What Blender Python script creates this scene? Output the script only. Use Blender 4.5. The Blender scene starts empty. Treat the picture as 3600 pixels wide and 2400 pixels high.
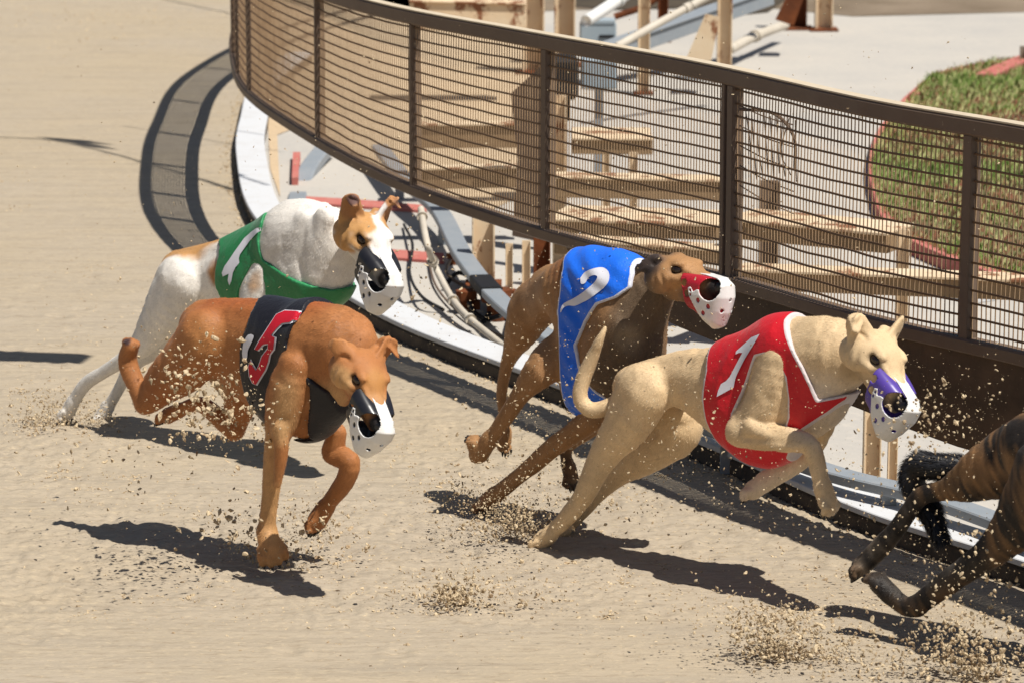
import bpy, math, random
import numpy as np
from mathutils import Vector, Matrix
from mathutils.bvhtree import BVHTree
from mathutils import geometry as G2

R = math.radians
random.seed(7)
rng = np.random.default_rng(7)
SC = bpy.context.scene

# ---------------------------------------------------------------- camera
F = 12000.0                      # focal length in photograph pixels (3600 wide)
HC = 2.4                         # camera height, m
PITCH = math.atan(2415.0 / F)
SP, CP = math.sin(PITCH), math.cos(PITCH)
cam_d = bpy.data.cameras.new('camera')
cam = bpy.data.objects.new('camera', cam_d)
SC.collection.objects.link(cam)
cam.location = (0, 0, HC)
cam.rotation_euler = (math.pi / 2 - PITCH, 0, 0)
cam_d.sensor_width = 36
cam_d.lens = 36 * F / 3600
cam_d.clip_start = 0.1
cam_d.clip_end = 2000
cam_d.dof.use_dof = True
cam_d.dof.focus_distance = 9.2
cam_d.dof.aperture_fstop = 7.0
SC.camera = cam

# ---------------------------------------------------------------- light
SHX, SHY = -0.41, 0.34           # shadow offset per metre of height
world = bpy.data.worlds.new('World')
SC.world = world
world.use_nodes = True
wn = world.node_tree
for n in list(wn.nodes): wn.nodes.remove(n)
wo = wn.nodes.new('ShaderNodeOutputWorld')
bg = wn.nodes.new('ShaderNodeBackground')
sky = wn.nodes.new('ShaderNodeTexSky')
sky.sky_type = 'NISHITA'
sky.sun_disc = False
sky.sun_elevation = math.atan(1 / math.hypot(SHX, SHY))
sky.sun_rotation = math.atan2(-SHX, -SHY)
bg.inputs['Strength'].default_value = 0.05
wn.links.new(sky.outputs[0], bg.inputs[0])
wn.links.new(bg.outputs[0], wo.inputs[0])
sun_d = bpy.data.lights.new('sun', 'SUN')
sun_d.energy = 5.0
sun_d.angle = R(0.5)
sun_d.color = (1.0, 0.95, 0.87)
sun = bpy.data.objects.new('sun', sun_d)
SC.collection.objects.link(sun)
sun.rotation_euler = Vector((SHX, SHY, -1)).to_track_quat('-Z', 'Y').to_euler()
SC.view_settings.view_transform = 'Standard'
SC.view_settings.look = 'None'
SC.view_settings.exposure = 0.22
SC.view_settings.gamma = 1

# ---------------------------------------------------------------- where a photographed point stands
def ray(u, v):
    a = (u - 1800) / F; b = (1200 - v) / F
    return np.array([a, CP + b * SP, -SP + b * CP])
def PY(u, v, Y):                 # point seen at (u,v) at ground distance Y
    d = ray(u, v)
    return np.array([0, 0, HC]) + d * (Y / d[1])
def PG(u, v, z=0.0):             # point seen at (u,v) lying at height z
    d = ray(u, v)
    return np.array([0, 0, HC]) + d * ((z - HC) / d[2])
def PX(u, v, Y): return F / (Y / ray(u, v)[1])   # pixels per metre there

# ---------------------------------------------------------------- object helpers
def link(o): SC.collection.objects.link(o); return o
def tag(o, label, cat=None, group=None, kind=None):
    if label: o['label'] = label
    if cat: o['category'] = cat
    if group: o['group'] = group
    if kind: o['kind'] = kind
    return o
def empty(name, loc):
    o = bpy.data.objects.new(name, None); o.empty_display_size = 0.1
    link(o); o.location = Vector([float(c) for c in loc]); return o
def parent(o, p):
    if p is not None:
        o.parent = p
        o.matrix_parent_inverse = Matrix.Translation(-p.matrix_local.translation) if p.parent is None else (Matrix.Translation(-p.location))
def mesh_obj(name, V, Fc, mats, par=None, smooth=True, mi=None, col=None):
    me = bpy.data.meshes.new(name)
    V = np.asarray(V, dtype=np.float64)
    off = np.zeros(3)
    if par is not None:
        w = par; off = np.array(w.location)
        q = w.parent
        while q is not None: off = off + np.array(q.location); q = q.parent
        # children meshes sit at the origin of their parent
    V = V - off
    if isinstance(Fc, np.ndarray):
        n = len(Fc); k = Fc.shape[1]
        me.vertices.add(len(V)); me.vertices.foreach_set('co', V.astype(np.float32).ravel())
        me.loops.add(n * k); me.loops.foreach_set('vertex_index', Fc.astype(np.int32).ravel())
        me.polygons.add(n)
        me.polygons.foreach_set('loop_start', np.arange(0, n * k, k, dtype=np.int32))
        me.update(calc_edges=True)
        me.validate()
    else:
        me.from_pydata([tuple(map(float, v)) for v in V], [], [tuple(int(i) for i in f) for f in Fc])
    for m in (mats if isinstance(mats, (list, tuple)) else [mats]): me.materials.append(m)
    if mi is not None and len(mi) == len(me.polygons): me.polygons.foreach_set('material_index', np.asarray(mi, dtype=np.int32))
    me.polygons.foreach_set('use_smooth', np.full(len(me.polygons), smooth))
    if col is not None:
        at = me.color_attributes.new('coat', 'FLOAT_COLOR', 'POINT')
        c4 = np.ones((len(V), 4), dtype=np.float32); c4[:, :3] = col
        at.data.foreach_set('color', c4.ravel())
    me.update()
    o = link(bpy.data.objects.new(name, me))
    if par is not None: o.parent = par
    return o

class MB:                        # collects simple solids into one mesh
    def __init__(s): s.V = []; s.F = []; s.M = []
    def add(s, V, Fc, m=0):
        b = len(s.V); s.V += [tuple(map(float, v)) for v in V]; s.F += [tuple(i + b for i in f) for f in Fc]; s.M += [m] * len(Fc); return s
    def box(s, c, ax, ay, az, m=0, bev=0.0):
        # centre and three half-axis vectors, with chamfered long edges
        c, ax, ay, az = [np.array(q, float) for q in (c, ax, ay, az)]
        if bev <= 0:
            P = [c + i * ax + j * ay + k * az for i in (-1, 1) for j in (-1, 1) for k in (-1, 1)]
            s.add(P, [(0, 1, 3, 2), (4, 6, 7, 5), (0, 4, 5, 1), (2, 3, 7, 6), (0, 2, 6, 4), (1, 5, 7, 3)], m)
            return s
        lx, ly, lz = [np.linalg.norm(q) for q in (ax, ay, az)]
        bx, by, bz = [max(0.0, 1 - bev / l) for l in (lx, ly, lz)]
        P = []; idx = {}
        for i in (-1, 1):
            for j in (-1, 1):
                for k in (-1, 1):
                    for w, (a, b_, d) in enumerate(((1, by, bz), (bx, 1, bz), (bx, by, 1))):
                        idx[(i, j, k, w)] = len(P); P.append(c + i * a * ax + j * b_ * ay + k * d * az)
        Fs = []
        for i in (-1, 1): Fs.append([idx[(i, j, k, 0)] for j, k in ((-1, -1), (1, -1), (1, 1), (-1, 1))])
        for j in (-1, 1): Fs.append([idx[(i, j, k, 1)] for i, k in ((-1, -1), (1, -1), (1, 1), (-1, 1))])
        for k in (-1, 1): Fs.append([idx[(i, j, k, 2)] for i, j in ((-1, -1), (1, -1), (1, 1), (-1, 1))])
        for i in (-1, 1):
            for j in (-1, 1): Fs.append([idx[(i, j, -1, 0)], idx[(i, j, 1, 0)], idx[(i, j, 1, 1)], idx[(i, j, -1, 1)]])
            for k in (-1, 1): Fs.append([idx[(i, -1, k, 0)], idx[(i, 1, k, 0)], idx[(i, 1, k, 2)], idx[(i, -1, k, 2)]])
        for j in (-1, 1):
            for k in (-1, 1): Fs.append([idx[(-1, j, k, 1)], idx[(1, j, k, 1)], idx[(1, j, k, 2)], idx[(-1, j, k, 2)]])
        for i in (-1, 1):
            for j in (-1, 1):
                for k in (-1, 1): Fs.append([idx[(i, j, k, w)] for w in range(3)])
        s.add(P, Fs, m); return s
    def beam(s, a, b, w, h, up=(0, 0, 1), m=0, bev=0.0):   # box from a to b, full width w and height h
        a, b = np.array(a, float), np.array(b, float)
        d = b - a; L = np.linalg.norm(d); d = d / L
        sd = np.cross(d, np.array(up, float)); sd /= np.linalg.norm(sd)
        u = np.cross(sd, d)
        return s.box((a + b) / 2, d * L / 2, sd * w / 2, u * h / 2, m, bev)
    def sweep(s, pts, w, h, m=0, dz=0.0):  # rectangular section swept level along a path
        pts = np.array(pts, float); n = len(pts)
        T = np.gradient(pts, axis=0); T[:, 2] = 0
        T /= np.linalg.norm(T, axis=1)[:, None]
        N = np.stack([-T[:, 1], T[:, 0], 0 * T[:, 0]], 1)
        c = min(w, h) * 0.14
        prof = [(-w/2, -h/2 + c), (-w/2, h/2 - c), (-w/2 + c, h/2), (w/2 - c, h/2), (w/2, h/2 - c), (w/2, -h/2 + c), (w/2 - c, -h/2), (-w/2 + c, -h/2)]
        V = []
        for i in range(n):
            for (a, b) in prof: V.append(pts[i] + N[i] * a + np.array([0, 0, b + dz]))
        k = len(prof)
        Fs = [(i * k + j, i * k + (j + 1) % k, (i + 1) * k + (j + 1) % k, (i + 1) * k + j) for i in range(n - 1) for j in range(k)]
        Fs += [tuple(range(k)), tuple((n - 1) * k + j for j in range(k))[::-1]]
        s.add(V, Fs, m); return s
    def tube(s, pts, r, k=10, m=0, flat=1.0):
        pts = np.array(pts, float); n = len(pts)
        rr = np.full(n, r) if np.isscalar(r) else np.array(r, float)
        T = np.gradient(pts, axis=0); T /= np.linalg.norm(T, axis=1)[:, None]
        ref = np.array([0.0, 0, 1]) if abs(T[0][2]) < 0.9 else np.array([1.0, 0, 0])
        V = []
        for i in range(n):
            a = np.cross(T[i], ref); a /= np.linalg.norm(a); b = np.cross(a, T[i])
            for j in range(k):
                t = 2 * math.pi * j / k
                V.append(pts[i] + rr[i] * (math.cos(t) * a + math.sin(t) * b * flat))
        Fs = [(i * k + j, i * k + (j + 1) % k, (i + 1) * k + (j + 1) % k, (i + 1) * k + j) for i in range(n - 1) for j in range(k)]
        Fs += [tuple(range(k)), tuple((n - 1) * k + j for j in range(k))[::-1]]
        s.add(V, Fs, m); return s
    def build(s, name, mats, par=None, smooth=False):
        o = mesh_obj(name, s.V, s.F, mats, par, smooth, s.M)
        return o

def catmull(P, n=12):
    P = np.array(P, float); out = []
    E = np.vstack([2 * P[0] - P[1], P, 2 * P[-1] - P[-2]])
    for i in range(1, len(E) - 2):
        p0, p1, p2, p3 = E[i - 1], E[i], E[i + 1], E[i + 2]
        for t in np.linspace(0, 1, n, endpoint=False):
            out.append(0.5 * ((2 * p1) + (-p0 + p2) * t + (2 * p0 - 5 * p1 + 4 * p2 - p3) * t * t + (-p0 + 3 * p1 - 3 * p2 + p3) * t ** 3))
    out.append(P[-1]); return np.array(out)

# ---------------------------------------------------------------- materials
def mat(name, base, rough=0.7, spec=0.3, metal=0.0, noise=None, bump=None, attr=None, rust=None, sheen=0.0, dust=None, coord='Object', coat=0.0):
    """noise=(scale, amount, colour2) ; bump=(scale, strength, distance) ; rust=(scale, threshold, colour)"""
    m = bpy.data.materials.new(name); m.use_nodes = True
    t = m.node_tree; N = t.nodes; L = t.links
    b = N['Principled BSDF']
    b.inputs['Roughness'].default_value = rough
    b.inputs['Specular IOR Level'].default_value = spec
    b.inputs['Metallic'].default_value = metal
    b.inputs['Coat Weight'].default_value = coat
    if sheen: b.inputs['Sheen Weight'].default_value = sheen; b.inputs['Sheen Roughness'].default_value = 0.4
    tc = N.new('ShaderNodeTexCoord')
    if attr:
        a = N.new('ShaderNodeAttribute'); a.attribute_name = attr; cur = a.outputs['Color']
    else:
        r = N.new('ShaderNodeRGB'); r.outputs[0].default_value = (*base, 1); cur = r.outputs[0]
    def nz(sc, det=6, rg=0.6, stretch=None):
        n = N.new('ShaderNodeTexNoise'); n.inputs['Scale'].default_value = sc; n.inputs['Detail'].default_value = det
        n.inputs['Roughness'].default_value = rg
        src = tc.outputs[coord]
        if stretch:
            mp = N.new('ShaderNodeMapping'); mp.inputs['Scale'].default_value = stretch; L.new(src, mp.inputs['Vector']); src = mp.outputs[0]
        L.new(src, n.inputs['Vector']); return n.outputs['Fac']
    def ramp(f, a, b_):
        r = N.new('ShaderNodeMapRange'); r.inputs['From Min'].default_value = a; r.inputs['From Max'].default_value = b_
        L.new(f, r.inputs['Value']); return r.outputs[0]
    def mix(f, c1, c2, mode='MIX', k=None):
        x = N.new('ShaderNodeMix'); x.data_type = 'RGBA'; x.blend_type = mode
        if k is not None:
            mu = N.new('ShaderNodeMath'); mu.operation = 'MULTIPLY'; L.new(f, mu.inputs[0]); mu.inputs[1].default_value = k; f = mu.outputs[0]
        L.new(f, x.inputs[0]); L.new(c1, x.inputs[6])
        if isinstance(c2, tuple): x.inputs[7].default_value = (*c2, 1)
        else: L.new(c2, x.inputs[7])
        return x.outputs[2]
    for nn in (noise if isinstance(noise, list) else [noise] if noise else []):
        sc, amt, c2 = nn[:3]; st = nn[3] if len(nn) > 3 else None
        lo, hi = nn[4] if len(nn) > 4 else (0.35, 0.65)
        cur = mix(ramp(nz(sc, stretch=st), lo, hi), cur, c2, k=amt)
    if rust:
        sc, th, c2 = rust[:3]; st = rust[3] if len(rust) > 3 else None
        cur = mix(ramp(nz(sc, 8, 0.65, st), th, th + 0.06), cur, c2, k=0.9)
    if dust:
        sc, th, c2 = dust
        cur = mix(ramp(nz(sc, 4, 0.7), th, th + 0.04), cur, c2, k=0.8)
    L.new(cur, b.inputs['Base Color'])
    for bb in (bump if isinstance(bump, list) else [bump] if bump else []):
        sc, st, ds = bb[:3]; stc = bb[3] if len(bb) > 3 else None
        bn = N.new('ShaderNodeBump'); bn.inputs['Strength'].default_value = st; bn.inputs['Distance'].default_value = ds
        L.new(nz(sc, 6, 0.65, stc), bn.inputs['Height'])
        prev = b.inputs['Normal'].links
        if prev: L.new(prev[0].from_socket, bn.inputs['Normal'])
        L.new(bn.outputs[0], b.inputs['Normal'])
    return m

# ---------------------------------------------------------------- implicit bodies
class Field:
    def __init__(s, lo, hi, vox):
        s.lo = np.array(lo, float); s.v = vox
        s.n = np.ceil((np.array(hi) - s.lo) / vox).astype(int) + 1
        s.D = np.full(s.n, 1.0, dtype=np.float32)
        s.ax = [s.lo[i] + vox * np.arange(s.n[i]) for i in range(3)]
    def sub(s, lo, hi):
        a = np.clip(np.floor((np.array(lo) - s.lo) / s.v).astype(int), 0, s.n)
        b = np.clip(np.ceil((np.array(hi) - s.lo) / s.v).astype(int) + 1, 0, s.n)
        return tuple(slice(a[i], b[i]) for i in range(3))
    def pts(s, sl):
        return np.meshgrid(*[s.ax[i][sl[i]].astype(np.float32) for i in range(3)], indexing='ij', sparse=True)
    def union(s, sl, d, k):
        A = s.D[sl]
        if k > 0:
            h = np.maximum(k - np.abs(A - d), 0) / k
            s.D[sl] = np.minimum(A, d) - h * h * k * 0.25
        else: s.D[sl] = np.minimum(A, d)
    def carve(s, sl, d, k):
        A = s.D[sl]; B = -d
        h = np.maximum(k - np.abs(A - B), 0) / k
        s.D[sl] = np.maximum(A, B) + h * h * k * 0.25
    def cone(s, a, ra, b, rb, k=0.02, side=None, w=1.0, carve=False):
        a = np.array(a, float); b = np.array(b, float)
        m = max(ra, rb) * max(1.0, w) + k + 0.02
        sl = s.sub(np.minimum(a, b) - m, np.maximum(a, b) + m)
        if min(q.stop - q.start for q in sl) <= 0: return
        x, y, z = s.pts(sl)
        px, py, pz = x - a[0], y - a[1], z - a[2]
        ab = b - a; L2 = max(float(ab @ ab), 1e-9)
        t = np.clip((px * ab[0] + py * ab[1] + pz * ab[2]) / L2, 0, 1)
        qx, qy, qz = px - t * ab[0], py - t * ab[1], pz - t * ab[2]
        d2 = qx * qx + qy * qy + qz * qz
        if side is not None and w != 1.0:
            ds = qx * side[0] + qy * side[1] + qz * side[2]
            d2 = d2 + ds * ds * (1 / (w * w) - 1)
        d = np.sqrt(d2) - (ra + t * (rb - ra))
        if side is not None and w < 1: d = d * (0.5 + 0.5 * w)
        (s.carve if carve else s.union)(sl, d.astype(np.float32), k)
    def chain(s, segs, k=0.02, side=None, w=1.0):
        A = np.array([q[0] for q in segs] + [q[2] for q in segs]); rm = max(max(q[1], q[3]) for q in segs)
        m = rm * max(1.0, w) + k + 0.03
        sl = s.sub(A.min(0) - m, A.max(0) + m)
        if min(q.stop - q.start for q in sl) <= 0: return
        x, y, z = s.pts(sl); out = None
        for a, ra, b, rb in segs:
            px, py, pz = x - a[0], y - a[1], z - a[2]
            ab = b - a; L2 = max(float(ab @ ab), 1e-9)
            t = np.clip((px * ab[0] + py * ab[1] + pz * ab[2]) / L2, 0, 1)
            qx, qy, qz = px - t * ab[0], py - t * ab[1], pz - t * ab[2]
            d2 = qx * qx + qy * qy + qz * qz
            if side is not None and w != 1.0:
                ds = qx * side[0] + qy * side[1] + qz * side[2]
                d2 = d2 + ds * ds * (1 / (w * w) - 1)
            d = np.sqrt(d2) - (ra + t * (rb - ra))
            if side is not None and w < 1: d = d * (0.5 + 0.5 * w)
            out = d if out is None else np.minimum(out, d)
        s.union(sl, out.astype(np.float32), k)
    def ell(s, c, axes, rad, k=0.01, carve=False):
        c = np.array(c, float); m = max(rad) + k + 0.02
        sl = s.sub(c - m, c + m)
        if min(q.stop - q.start for q in sl) <= 0: return
        x, y, z = s.pts(sl); x, y, z = x - c[0], y - c[1], z - c[2]
        q = [(x * a[0] + y * a[1] + z * a[2]) for a in axes]
        k0 = np.sqrt(sum((q[i] / rad[i]) ** 2 for i in range(3))) + 1e-6
        k1 = np.sqrt(sum((q[i] / rad[i] ** 2) ** 2 for i in range(3))) + 1e-6
        d = k0 * (k0 - 1) / k1
        (s.carve if carve else s.union)(sl, d.astype(np.float32), k)
    def mesh(s): return surface_nets(s.D, s.lo, s.v)

def surface_nets(D, lo, vox):
    S = D < 0
    n = np.array(D.shape)
    c = np.zeros(n - 1, dtype=np.uint8)
    for i in (0, 1):
        for j in (0, 1):
            for k in (0, 1):
                c += S[i:n[0] - 1 + i, j:n[1] - 1 + j, k:n[2] - 1 + k]
    act = np.argwhere((c > 0) & (c < 8))
    ids = np.full(n - 1, -1, dtype=np.int32)
    ids[act[:, 0], act[:, 1], act[:, 2]] = np.arange(len(act))
    acc = np.zeros((len(act), 3)); cnt = np.zeros(len(act))
    corners = [(i, j, k) for i in (0, 1) for j in (0, 1) for k in (0, 1)]
    val = {q: D[act[:, 0] + q[0], act[:, 1] + q[1], act[:, 2] + q[2]] for q in corners}
    for q in corners:
        for ax in range(3):
            if q[ax] == 0:
                p = list(q); p[ax] = 1; p = tuple(p)
                a, b = val[q], val[p]
                m = (a < 0) != (b < 0)
                t = np.where(m, a / np.where(m, a - b, 1), 0)
                pos = np.tile(np.array(q, float), (len(act), 1)); pos[:, ax] += t
                acc[m] += pos[m]; cnt[m] += 1
    V = lo + vox * (act + acc / cnt[:, None])
    quads = []
    for ax in range(3):
        o = [(ax + 1) % 3, (ax + 2) % 3]
        sa = [slice(None)] * 3; sb = [slice(None)] * 3
        sa[ax] = slice(0, n[ax] - 1); sb[ax] = slice(1, n[ax])
        A = S[tuple(sa)]; B = S[tuple(sb)]
        e = np.argwhere(A != B)
        ok = (e[:, o[0]] > 0) & (e[:, o[1]] > 0) & (e[:, o[0]] < n[o[0]] - 1) & (e[:, o[1]] < n[o[1]] - 1)
        e = e[ok]
        flip = A[e[:, 0], e[:, 1], e[:, 2]]
        def cell(d0, d1):
            q = e.copy(); q[:, o[0]] -= d0; q[:, o[1]] -= d1
            return ids[q[:, 0], q[:, 1], q[:, 2]]
        Q = np.stack([cell(1, 1), cell(0, 1), cell(0, 0), cell(1, 0)], 1)
        Q[~flip] = Q[~flip][:, ::-1]
        quads.append(Q)
    return V, np.concatenate(quads)

def smooth_mesh(V, Q, it=2, lam=0.5):
    V = V.copy()
    e = np.concatenate([Q[:, [0, 1]], Q[:, [1, 2]], Q[:, [2, 3]], Q[:, [3, 0]]])
    deg = np.zeros(len(V)); np.add.at(deg, e[:, 0], 1); np.add.at(deg, e[:, 1], 1)
    for _ in range(it):
        for l in (lam, -lam * 0.9):
            s = np.zeros_like(V)
            for ax in range(3):
                s[:, ax] = np.bincount(e[:, 0], V[e[:, 1], ax], len(V)) + np.bincount(e[:, 1], V[e[:, 0], ax], len(V))
            V += l * (s / deg[:, None] - V)
    return V

def poly_sdf(x, z, P):           # signed distance to a 2-D polygon, negative inside
    P = np.array(P, float); d = np.full(x.shape, 1e9); sgn = np.ones(x.shape)
    n = len(P)
    for i in range(n):
        a = P[i]; b = P[i - 1]
        ex, ez = b[0] - a[0], b[1] - a[1]; wx, wz = x - a[0], z - a[1]
        t = np.clip((wx * ex + wz * ez) / (ex * ex + ez * ez + 1e-12), 0, 1)
        bx, bz = wx - ex * t, wz - ez * t
        d = np.minimum(d, bx * bx + bz * bz)
        c1 = z >= a[1]; c2 = z < b[1]; c3 = ex * wz > ez * wx
        flip = (c1 & c2 & c3) | (~c1 & ~c2 & ~c3)
        sgn = np.where(flip, -sgn, sgn)
    return sgn * np.sqrt(d)

def vnoise(P, sc, seed=0):       # cheap smooth value noise, -1..1
    rg = np.random.default_rng(seed); T = rg.uniform(-1, 1, 4096)
    q = P * sc; i = np.floor(q).astype(np.int64); f = q - i; f = f * f * (3 - 2 * f)
    def h(a, b, c): return T[((a * 73856093) ^ (b * 19349663) ^ (c * 83492791)) & 4095]
    r = 0
    for a in (0, 1):
        for b in (0, 1):
            for c in (0, 1):
                w = (f[:, 0] if a else 1 - f[:, 0]) * (f[:, 1] if b else 1 - f[:, 1]) * (f[:, 2] if c else 1 - f[:, 2])
                r = r + w * h(i[:, 0] + a, i[:, 1] + b, i[:, 2] + c)
    return r
def vnormals(V, Q):
    n = np.cross(V[Q[:, 2]] - V[Q[:, 0]], V[Q[:, 3]] - V[Q[:, 1]])
    N = np.zeros_like(V)
    for ax in range(3):
        for k in range(4): N[:, ax] += np.bincount(Q[:, k], n[:, ax], len(V))
    return N / (np.linalg.norm(N, axis=1)[:, None] + 1e-12)
# ---------------------------------------------------------------- materials of the place
M_sand = mat('track_sand', (0.40, 0.338, 0.258), rough=0.95, spec=0.1,
             noise=[(0.6, 0.5, (0.42, 0.338, 0.225), (1, 1, 1), (0.4, 0.62)), (5, 0.5, (0.31, 0.265, 0.208), (0.3, 2.0, 1), (0.46, 0.68)), (34, 0.5, (0.25, 0.195, 0.135), (0.35, 1.3, 1), (0.54, 0.68)), (9, 0.4, (0.27, 0.225, 0.17), (0.12, 3.4, 1), (0.5, 0.7)), (60, 0.5, (0.54, 0.44, 0.295), (0.6, 1, 1), (0.55, 0.68)), (150, 0.6, (0.24, 0.18, 0.12), (0.4, 0.8, 1), (0.60, 0.70))],
             bump=[(30, 0.6, 0.014, (0.4, 1.2, 1)), (110, 0.5, 0.006, (0.5, 1, 1))])
M_conc = mat('concrete', (0.46, 0.43, 0.385), rough=0.9, spec=0.15, noise=[(1.1, 0.5, (0.36, 0.35, 0.335), (1, 1, 1), (0.42, 0.66)), (22, 0.4, (0.55, 0.50, 0.43), (1, 1, 1), (0.5, 0.7))], bump=(70, 0.3, 0.003))
M_dirt = mat('dirt', (0.26, 0.205, 0.15), rough=1, spec=0.05, noise=(1.5, 0.6, (0.12, 0.09, 0.06)), bump=(30, 0.6, 0.02))
M_kerbtop = mat('kerb_white', (0.56, 0.57, 0.585), rough=0.8, spec=0.2, noise=[(9, 0.4, (0.46, 0.44, 0.42), (1, 1, 1), (0.5, 0.72)), (60, 0.4, (0.5, 0.42, 0.3), (1, 1, 1), (0.6, 0.72))], bump=(60, 0.3, 0.003))
M_kerbface = mat('kerb_dark', (0.060, 0.050, 0.043), rough=0.9, spec=0.15, noise=(10, 0.6, (0.15, 0.12, 0.09)), bump=(50, 0.5, 0.004), dust=(70, 0.64, (0.34, 0.27, 0.18)))  # dark tone of the kerb's upright face
M_rail = mat('brown_paint', (0.145, 0.100, 0.072), rough=0.6, spec=0.3, noise=[(14, 0.4, (0.17, 0.125, 0.09)), (3, 0.3, (0.08, 0.05, 0.035))], bump=(80, 0.25, 0.002), dust=(60, 0.685, (0.45, 0.37, 0.26)))
M_railtop = mat('lit_top', (0.50, 0.42, 0.31), rough=0.95, spec=0.1, noise=(30, 0.5, (0.6, 0.52, 0.4)))  # sunlight on the top rail, put into a paler colour
M_wire = mat('rusty_wire', (0.13, 0.078, 0.045), rough=0.7, spec=0.3, noise=(20, 0.5, (0.20, 0.115, 0.055)))
M_wire2 = mat('dusty_wire', (0.38, 0.26, 0.155), rough=0.8, spec=0.2, noise=(14, 0.5, (0.20, 0.12, 0.065)))
M_apron = mat('rubber_skirt', (0.055, 0.037, 0.026), rough=0.75, spec=0.25, noise=[(1.6, 0.8, (0.13, 0.085, 0.058), (0.6, 0.6, 2.5)), (12, 0.4, (0.03, 0.022, 0.018))], bump=(18, 0.3, 0.008), dust=(50, 0.68, (0.40, 0.33, 0.22)))
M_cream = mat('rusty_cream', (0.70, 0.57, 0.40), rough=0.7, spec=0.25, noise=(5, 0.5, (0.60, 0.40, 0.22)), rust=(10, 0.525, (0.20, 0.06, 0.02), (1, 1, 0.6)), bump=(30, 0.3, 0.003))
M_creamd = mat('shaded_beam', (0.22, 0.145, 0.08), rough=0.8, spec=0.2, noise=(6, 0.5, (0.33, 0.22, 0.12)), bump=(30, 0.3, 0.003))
M_rust = mat('rust', (0.19, 0.06, 0.022), rough=0.9, spec=0.15, noise=(8, 0.7, (0.06, 0.025, 0.015)), bump=(25, 0.5, 0.006))
M_grey = mat('grey_paint', (0.235, 0.265, 0.295), rough=0.55, spec=0.35, noise=(12, 0.35, (0.33, 0.34, 0.35)), dust=(60, 0.70, (0.42, 0.36, 0.27)))
M_box = mat('pale_grey_box', (0.30, 0.37, 0.42), rough=0.5, spec=0.3, noise=(8, 0.4, (0.38, 0.42, 0.44)), dust=(40, 0.66, (0.25, 0.24, 0.2)))
M_pipe = mat('pale_pipe', (0.55, 0.50, 0.42), rough=0.6, spec=0.3, noise=(10, 0.4, (0.4, 0.34, 0.26)))
M_black = mat('black_rubber', (0.012, 0.012, 0.014), rough=0.7)
M_redk = mat('red_paint', (0.44, 0.13, 0.11), rough=0.85, spec=0.15, noise=[(9, 0.5, (0.5, 0.22, 0.18)), (40, 0.3, (0.5, 0.4, 0.33), (1, 1, 1), (0.55, 0.7))], bump=(60, 0.3, 0.003))
M_post = mat('pale_post', (0.30, 0.26, 0.20), rough=0.8, noise=(20, 0.5, (0.2, 0.17, 0.12)))

# ---------------------------------------------------------------- ground
def sheet(name, outline, z, m, sub=0):
    o = mesh_obj(name, [(p[0], p[1], z) for p in outline], [tuple(range(len(outline)))], m, None, False)
    return o
track = sheet('track', [(-400, -60), (400, -60), (400, 900), (-400, 900)], -0.006, M_sand)
tag(track, 'pale raked sand of the racing track', kind='structure')

KP = [(842, 476), (834, 620), (884, 803), (1090, 1010), (1378, 1194), (1837, 1377), (2449, 1622), (3023, 1880), (3597, 2066)]
kp = [PG(*p)[:2] for p in KP]
far = [np.array(q) for q in ((2.0, 28.0), (0.2, 25.0), (-1.0, 22.0), (-1.42, 19.4))]
near = [np.array(q) for q in ((1.72, 8.0), (2.5, 6.6), (3.6, 5.0))]
plan = catmull(far + kp + near, 14)
# even spacing along the kerb
seg = np.r_[0, np.cumsum(np.linalg.norm(np.diff(plan, axis=0), axis=1))]
S = np.arange(0, seg[-1], 0.05)
plan = np.stack([np.interp(S, seg, plan[:, 0]), np.interp(S, seg, plan[:, 1])], 1)
for _ in range(10): plan[1:-1] = plan[1:-1] * 0.5 + 0.25 * (plan[:-2] + plan[2:])
Tn = np.gradient(plan, axis=0); Tn /= np.linalg.norm(Tn, axis=1)[:, None]
Nr = np.stack([-Tn[:, 1], Tn[:, 0]], 1)          # points inward (away from the track, +X side)
if Nr[len(Nr) // 2][0] < 0: Nr = -Nr
K0 = int(np.argmin(np.abs(plan[:, 1] - 20.3)))      # the painted kerb starts here
def off(k, z=0.0): return np.c_[plan + Nr * k, np.full(len(plan), z)]

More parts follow.
